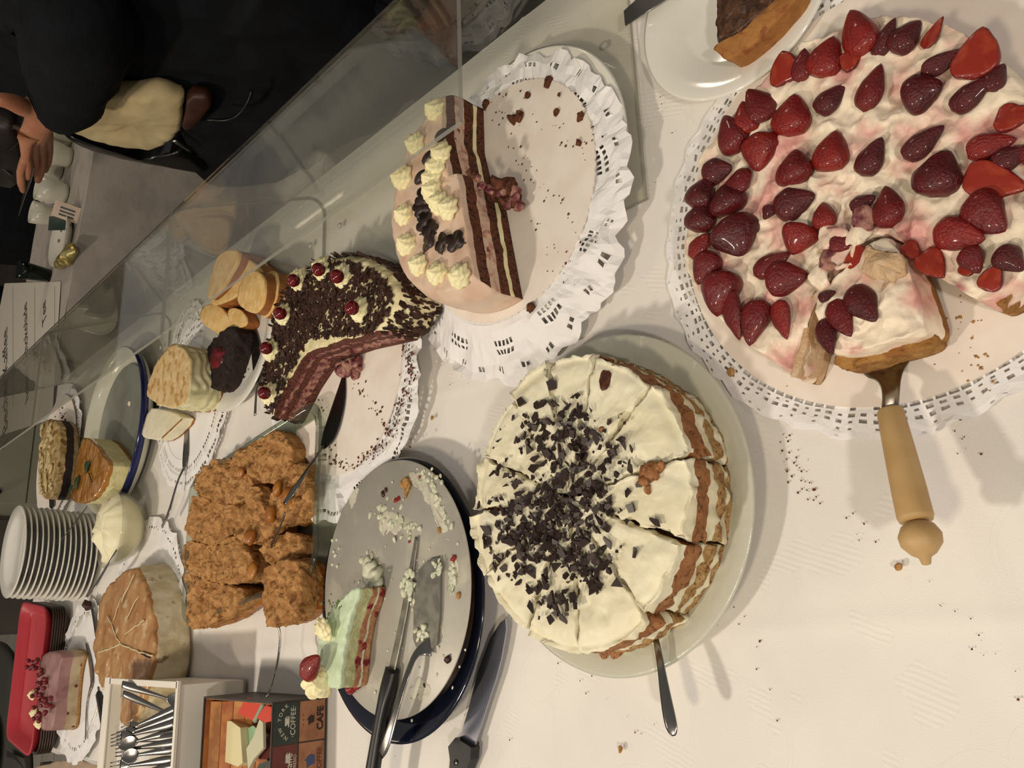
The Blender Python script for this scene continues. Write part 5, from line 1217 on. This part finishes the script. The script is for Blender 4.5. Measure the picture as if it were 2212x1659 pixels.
y0=-L3*.0008
def ft(s,size,e_,z_,m,par,al='CENTER',bold=0): return text(s,size,T(e_,l0,z_)+y0,E3,Z3,m,par,align=al,bold=bold)
ec=e1-wd/2
for k,ch in enumerate('NEW YORK'):
    if ch==' ':continue
    a=(k-3.5)*.27;o=text(ch,.0068,T(ec+.0215*math.sin(a),l0,.0455+.0215*math.cos(a))+y0,E3*math.cos(a)-Z3*math.sin(a),Z3*math.cos(a)+E3*math.sin(a),prt,bx,name='letter',align='CENTER')
ft('·COFFEE·',.0098,ec,.0465,prt,bx)
def cupicon(e_,z_,s,m):
    t=np.linspace(pi,2*pi,14);p=[(math.cos(a)*s,math.sin(a)*s*.8) for a in t];p=np.array(p+[(s,.15*s),(-s,.15*s)])
    part('cup_print',prism(p,.0003,(E3,Z3,nx),T(e_,l0,z_)+nx*.0007),m,bx,False)
    t=np.linspace(0,2*pi,20);part('cup_print',prism(np.c_[np.cos(t)*1.5*s,np.sin(t)*.22*s-.95*s],.0003,(E3,Z3,nx),T(e_,l0,z_)+nx*.0006),m,bx,False)
    part('cup_print',tube([T(e_+s*.9,l0,z_-.1*s)+y0,T(e_+s*1.5,l0,z_-.05*s)+y0,T(e_+s*1.3,l0,z_-.5*s)+y0,T(e_+s*.8,l0,z_-.6*s)+y0],.0005,6,st=.002),m,bx,False)
cupicon(ec,.0605,.0048,prt)
cupicon(e1-1.35*wd,.058,.005,prt)
ft('caffe',.0125,e1-1.45*wd,.0495,prt,bx);ft('ESPRESSO',.0055,e1-1.5*wd,.0438,prt,bx)
ft('CAFE',.0125,ec,.006,dpr,bx,bold=.0005);ft('· · ·',.011,ec,.031,dpr,bx)
ft('COFFEE',.0095,e1-1.5*wd,.007,M('brown_print','#5a2c20',rough=.6),bx)
def pot(e_,z_,s,m):
    p=np.array([(-.7,-1),(.7,-1),(.9,-.2),(.5,.5),(.15,.6),(.1,.9),(-.1,.9),(-.15,.6),(-.5,.5),(-1.3,.5),(-.9,-.2)])*s
    part('pot_print',prism(p,.0003,(E3,Z3,nx),T(e_,l0,z_)+nx*.0007),m,bx,False)
pot(ec,.0245,.0055,dpr);pot(e1-1.45*wd,.0245,.0075,bpr)
# tea sachet boxes inside
def sachet(lab,c,x,y,n,w_,h_,t_,m,extra=None,name='tea_sachet'):
    c=np.array(c);x,y,n=[np.array(v,float)/np.linalg.norm(v) for v in (x,y,n)]
    t=thing(name,lab,'tea packet',c,None);part('packet',box(c-x*w_/2-y*h_/2,x*w_,y*h_,n*t_),m,t,False)
    if extra: part('edge_strip',box(c-x*w_/2-y*h_/2-y*.004,x*w_,y*.004,n*t_*1.05),extra,t,False)
orm=M('orange_red_paper','#c83a20',rough=.5);cmm=M('cream_carton','#d9cfa0',rough=.5);gmm=M('mint_paper','#8fb088',rough=.5);wmm=M('pale_paper','#c4c2a4',rough=.6);mrn=M('maroon_paper','#5a1e18',rough=.6);gym=M('grey_strip','#8f9a80',rough=.6)
def up(a,b):return np.cross(a,b)
def flatpack(lab,px,z,t_,m,name='tea_packet',extra=None):
    q=PX(px,z+t_);c=q.mean(0);t=thing(name,lab,'tea packet',(*c,z))
    part('packet',prism(q,t_,o=(0,0,z)),m,t,False)
    if extra is not None: a,b=PX([px[i] for i in extra],z+t_);part('edge_strip',ribbon([[*a,z+t_*.6],[*b,z+t_*.6]],.006,t_*.9),gym,t)
    return t
flatpack('orange-red tea packet with grey edge strip in the printed box, beside the dark side panel',[(531,1508),(566,1520),(547,1558),(513,1540)],.064,.006,orm,extra=(1,2))
flatpack('smaller orange-red tea packet in the near right corner of the printed box',[(573,1524),(588,1528),(589,1557),(572,1561),(554,1550)],.066,.006,orm)
flatpack('maroon tea packet below the orange-red ones in the printed box',[(503,1536),(556,1556),(566,1580),(590,1590),(590,1640),(560,1640),(520,1580)],.035,.006,mrn)
flatpack('cream cardboard tea carton lying open in the printed box',[(478,1560),(498,1557),(519,1572),(524,1648),(514,1656),(470,1640)],.030,.028,cmm,name='tea_carton',extra=(0,5))
flatpack('mint green tea packet between the cream carton and the pale folded one',[(524,1580),(546,1567),(556,1575),(545,1600),(530,1640),(524,1640)],.042,.006,gmm)
flatpack('pale grey-green folded tea packet in the middle of the printed box',[(560,1554),(568,1560),(569,1616),(548,1640),(536,1662),(532,1618),(548,1590)],.052,.004,wmm)
flatpack('dark green tea packet at the photo edge in the printed box',[(560,1650),(590,1640),(590,1690),(540,1690)],.045,.006,gsn)
# ============================================================ loose crumbs on the cloth
solo('table_crumbs',crumbs(rect_px([(1690,950,1760,1070,30),(1400,150,1480,480,14),(1700,1000,1900,1200,22),(2060,920,2100,980,8),(930,700,1000,830,12),(900,1350,1100,1640,12),(1190,1400,1400,1600,10),(1980,1200,2200,1500,12),(1500,1180,1700,1560,12)],0,3,0.,16),.0011,7),K['crumb'],'tiny brown crumbs scattered over the white tablecloth','crumbs',(0,.4,0),False,kind='stuff')
for i,(x,y,s,lb) in enumerate(((1941,1224,.0035,'golden crumb on the bare cloth below the ball end of the wooden handle'),(1578,802,.0045,'pale yellow crumb on the lace doily edge between the two big cakes'),(933,903,.003,'pale crumb on the cloth between the cherry cake and the white cake'),(1338,1618,.003,'pale crumb on the cloth near the curved server handle'))):
    solo('cake_crumb',blob(P(x,y,.003 if i!=1 else .006),(s,s*.8,s*.6),10,7,amp=s*.4,sc=200,seed=i),K['crumb_y'],lb,'crumb',P(x,y,.0))
# ============================================================ PERSON behind the table
K['blk']=M('black_wool','#0d0f12','#121418',sc=18,rough=.9,bump=.002,bsc=60,spec=.2)
K['blk2']=M('black_trousers','#0b0c0f','#101216',sc=20,rough=.85,spec=.2)
K['skin']=M('skin','#b07a5c','#a3694d',sc=14,rough=.5,sss=.15,bump=.0006,bsc=160)
K['shirt']=M('cream_shirt','#bfae84','#b3a075',sc=10,rough=.8)
K['hair']=M('brown_hair','#2a1c14','#3a281c',sc=80,rough=.6)
def skinbody(name,verts,edges,rad,mat,parent,label=None,sub=2,rooti=0):
    org=np.array(root(parent).location);m=bpy.data.meshes.new(name);m.from_pydata((np.array(verts)-org).tolist(),edges,[]);m.materials.append(mat)
    o=bpy.data.objects.new(name,m);COL.objects.link(o);o.parent=parent
    s=o.modifiers.new('skin','SKIN');s.use_smooth_shade=True
    for i,r in enumerate(rad): m.skin_vertices[0].data[i].radius=(r,r) if not isinstance(r,tuple) else r
    m.skin_vertices[0].data[rooti].use_root=True
    q=o.modifiers.new('s','SUBSURF');q.levels=sub;q.render_levels=sub
    if label:o['label']=label
    return o
pr=thing('person','person in black jacket behind the table, a slim fork in the outstretched hand','person',T(.80,.66,FZ))
sh=T(.78,.90,.60);el=T(.74,1.06,.36);
wr=PE(108,222,.60);palm=PE(82,262,.60);kn_=PE(66,292,.60)
hv=[PE(200,120,.64),PE(150,185,.62),wr,palm,PE(56,296,.585),PE(69,302,.60),PE(84,304,.615),PE(100,298,.63),  # 0-7
 PE(57,330,.575),PE(61,362,.575),PE(58,386,.58),   # index 8-10
 PE(74,334,.60),PE(76,362,.60),PE(74,380,.595),     # middle 11-13
 PE(91,335,.62),PE(90,365,.62),PE(80,394,.61),      # ring 14-16
 PE(106,325,.64),PE(104,350,.64),PE(96,372,.63),    # little 17-19
 PE(58,238,.575),PE(30,222,.56),PE(2,214,.55),PE(-24,216,.55), # thumb 20-23 (web, joints)
 PE(44,372,.57),PE(46,395,.572),PE(50,414,.578)]    # supporting fingertip 24-26
he=[(0,1),(1,2),(2,3),(3,4),(3,5),(3,6),(3,7),(4,8),(8,9),(9,10),(5,11),(11,12),(12,13),(6,14),(14,15),(15,16),(7,17),(17,18),(18,19),(2,20),(20,21),(21,22),(22,23),(8,24),(24,25),(25,26)]
hr=[.038,.034,.030,.034,.0165,.0165,.0165,.015,.0105,.0095,.0075,.0105,.0095,.0078,.0105,.0098,.0080,.0095,.0085,.007,.020,.0175,.014,.011,.0085,.0095,.0065]
body_v=[T(.80,.66,-.0)];
o=skinbody('body',hv,he,hr,K['skin'],pr,sub=2,rooti=3)
# neck and head
skinbody('head',[T(.80,.66,.66),T(.79,.66,.74),T(.775,.66,.80),T(.77,.66,.87),T(.775,.66,.93)],[(0,1),(1,2),(2,3),(3,4)],[.055,.05,.068,.078,.06],K['skin'],pr)
part('hair',blob(T(.80,.66,.885),(.095,.095,.11),24,16,amp=.008,sc=30),K['hair'],pr)
# jacket: torso + sleeves, lofted
def loft(rows,n=40,amp=.008,sc=12,seed=0,cap=True):
    """rows: (centre, half width along L, half depth along E)"""
    V=[];A=np.linspace(0,2*pi,n,endpoint=False)
    rows=np.array([np.r_[c,a,b] for c,a,b in rows]);rows=resample(rows,.02,False,2)
    for r in rows: V.append(r[:3]+np.cos(A)[:,None]*r[3]*L3+np.sin(A)[:,None]*r[4]*(-E3))
    V=np.concatenate(V);F=gridf(len(rows),n,True)
    if cap:F.append(tuple(range(n))[::-1]);F.append(tuple(range((len(rows)-1)*n,len(rows)*n)))
    return V+fv(V*sc,seed,3)*amp,F,None
jk=loft([(T(.86,.66,.02),.30,.15),(T(.86,.66,.10),.29,.15),(T(.85,.66,.30),.26,.14),(T(.83,.66,.48),.26,.14),(T(.80,.66,.60),.24,.12),(T(.80,.66,.68),.10,.08)],seed=3)
part('jacket',(jk[0],jk[1]),K['blk'],pr)
slv=[T(.79,.88,.58),T(.75,.98,.44),PE(170,20,.64),PE(160,110,.63),PE(150,170,.62),PE(140,205,.615),PE(128,226,.61)]
g=tube(slv,[.10,.115,.115,.100,.086,.076,.066],28,flat=.9,st=.02,amp=.008,sc=14,seed=5);part('sleeve',g,K['blk'],pr)
g=tube([T(.79,.46,.58),T(.76,.36,.34),T(.70,.30,.12),T(.62,.34,.06)],[.09,.085,.065,.05],24,st=.02,amp=.006,sc=14,seed=6);part('sleeve',g,K['blk'],pr)
for s in (-1,1):
    g=loft([(T(.80,.66+s*.11,.10),.15,.15),(T(.80,.66+s*.12,-.2),.115,.12),(T(.80,.66+s*.12,-.5),.09,.09),(T(.80,.66+s*.12,FZ+.06),.08,.09)],seed=8+s);part('trouser_leg',(g[0],g[1]),K['blk2'],pr)
    part('shoe',blob(T(.75,.66+s*.12,FZ+.04),(.07,.13,.045),18,10,rot=math.atan2(EV[1],EV[0])+pi/2),K['black'],pr)
# wide dark skirt part of the coat towards the far end
def vshape(pxs,E,th,amp=.006,sc=14,seed=0,step=.008,bul=.35):
    """hanging cloth/bag shape standing in a vertical plane parallel to the table"""
    q=np.array([PE(x,y,E) for x,y in pxs]);o0=q.mean(0);uv=np.c_[(q-o0)@L3,(q-o0)@Z3];uv=ccw(resample(uv,step,True,1))
    lv=[(-th,.9,0),(-th*.8,.96,0),(-th*.3,1.,0),(th*.3,1.,0),(th*.8,.96,0),(th,.9,0)]
    g=slab(uv,lv,None,8,0,1,th*bul);V=g[0];W_=o0+V[:,:1]*L3+V[:,1:2]*Z3-V[:,2:]*E3
    return W_+fv(W_*sc,seed,3)*amp,[f for f in g[1]] if True else 0,None
g=vshape([(148,190),(400,185),(396,238),(386,272),(340,314),(250,303),(200,290),(150,272),(146,255)],.66,.02,amp=.006,sc=22,seed=4);part('shirt',(g[0],g[1]),K['shirt'],pr)
bg=thing('handbag','glossy black bag hanging below the cream shirt hem beside the person','bag',PE(300,300,.70))
g=vshape([(132,262),(200,285),(300,316),(345,318),(385,300),(420,320),(462,350),(440,352),(400,345),(300,330),(220,308),(150,284)],.70,.03,seed=6,amp=.004);part('bag_body',(g[0],g[1]),M('bag_leather','#08080a',rough=.3,coat=.4),bg)
part('metal_edge',tube([PE(372,300,.665),PE(392,312,.66),PE(412,325,.66)],.006,8,st=.01),K['steel'],bg)
lt=thing('leather_pouch','small brown leather pouch hanging at the hip between cream shirt and black coat','pouch',PE(425,225,.66))
g=vshape([(402,195),(450,198),(460,215),(440,240),(425,262),(400,275),(392,265),(398,240)],.66,.015,amp=.003);part('pouch',(g[0],g[1]),M('brown_leather','#33190e','#3c2012',sc=30,rough=.5),lt)
g=vshape([(-90,-120),(-90,190),(60,192),(225,190),(398,192),(470,200),(700,190),(760,60),(700,-120)],.79,.08,amp=.01,sc=10,seed=19,step=.015);part('jacket_front',(g[0],g[1]),K['blk'],pr)
# coat mass down to the guard
g=vshape([(380,60),(398,200),(400,290),(452,345),(600,345),(760,250),(900,160),(980,60),(900,-60),(500,-80)],.80,.10,amp=.012,sc=10,seed=9,step=.015);part('coat_skirt',(g[0],g[1]),K['blk2'],pr)
part('strap',tube([PE(448,258,.62),PE(480,262,.62),PE(515,252,.62),PE(540,215,.62),PE(543,195,.63)],.0035,8,st=.01),K['black'],pr)
# held fork
hf=thing('held_fork','slim steel fork held between the fingers of the black-clothed person','fork',PE(55,410,.585))
part('handle',ribbon([PE(72,362,.585),PE(62,392,.578),PE(52,425,.575),PE(40,466,.575)],[.006,.011,.005,.0015],[.0015]*4,up=tuple(-E3)),K['steel'],hf)
# dark handbag in front of the thumb
hb=thing('shoulder_bag','dark brown-black bag with thin seams and a buckle behind the outstretched hand','bag',PE(10,320,.66))
g=vshape([(-60,236),(20,238),(42,250),(54,290),(52,340),(40,382),(0,378),(-60,360)],.68,.04,amp=.003);part('bag_body',(g[0],g[1]),M('dark_bag','#15100c','#1c1610',sc=20,rough=.5),hb)
part('buckle',box(PE(30,268,.635),L3*.014,Z3*-.016,-E3*.004),M('buckle','#4a3c34',rough=.4),hb,False)
part('seam',tube([PE(0,250,.632),PE(25,275,.63),PE(50,290,.632)],.0008,6,st=.01),M('seam','#3a332a',rough=.7),hb)
part('seam',tube([PE(50,292,.632),PE(35,315,.63),PE(12,330,.632)],.0008,6,st=.01),K['black'],hb)
part('clasp',tube([PE(-10,356,.63),PE(10,366,.63),PE(24,378,.63)],.004,8,st=.01),K['steel'],hb)
# second person behind the far table
p2=thing('person','second person in black, one hand lowered, standing behind the table with the cups','person',np.array([*PE(30,540,1.35)[:2],FZ]))
E2=1.15
def l2(pxs,rads,**k): return tube([PE(x,y,E2) for x,y in pxs],rads,26,st=.03,**k)
b0=PE(40,540,E2)
def PP(dl,z,de=0): return np.array([b0[0],b0[1],0])+L3*dl+E3*de+Z3*z
rows=[(PP(-.05,FZ+.08,.12),.20,.13),(PP(-.05,-.3,.12),.27,.15),(PP(-.03,-.05,.12),.33,.16),(PP(0,.2,.12),.33,.16),(PP(0,.45,.12),.30,.14),(PP(0,.56,.12),.1,.08)]
g=loft(rows,seed=14);part('coat',(g[0],g[1]),K['blk'],p2)
g=tube([PE(-330,600,E2),PE(-150,640,E2),PE(-40,655,E2-.05),PE(30,668,E2-.08),PE(52,676,E2-.08)],[.12,.12,.10,.085,.075],24,st=.03,amp=.006,sc=10);part('sleeve',g,K['blk'],p2)
skinbody('hand',[PE(-30,690,E2-.08),PE(-8,705,E2-.09),PE(0,722,E2-.09),PE(3,740,E2-.09),PE(-12,722,E2-.09),PE(-12,745,E2-.09),PE(-26,722,E2-.09),PE(-28,744,E2-.09)],[(0,1),(1,2),(2,3),(1,4),(4,5),(1,6),(6,7)],[.04,.035,.018,.012,.017,.012,.016,.011],K['skin'],p2,sub=1,rooti=1)
skinbody('head',[PP(0,.55,.12),PP(0,.64,.12),PP(0,.72,.1),PP(0,.80,.1)],[(0,1),(1,2),(2,3)],[.06,.055,.08,.07],K['skin'],p2)
part('hair',blob(PP(0,.77,.13),(.1,.1,.11),24,14,amp=.008,sc=30),K['hair'],p2)
bpy.context.view_layer.update()
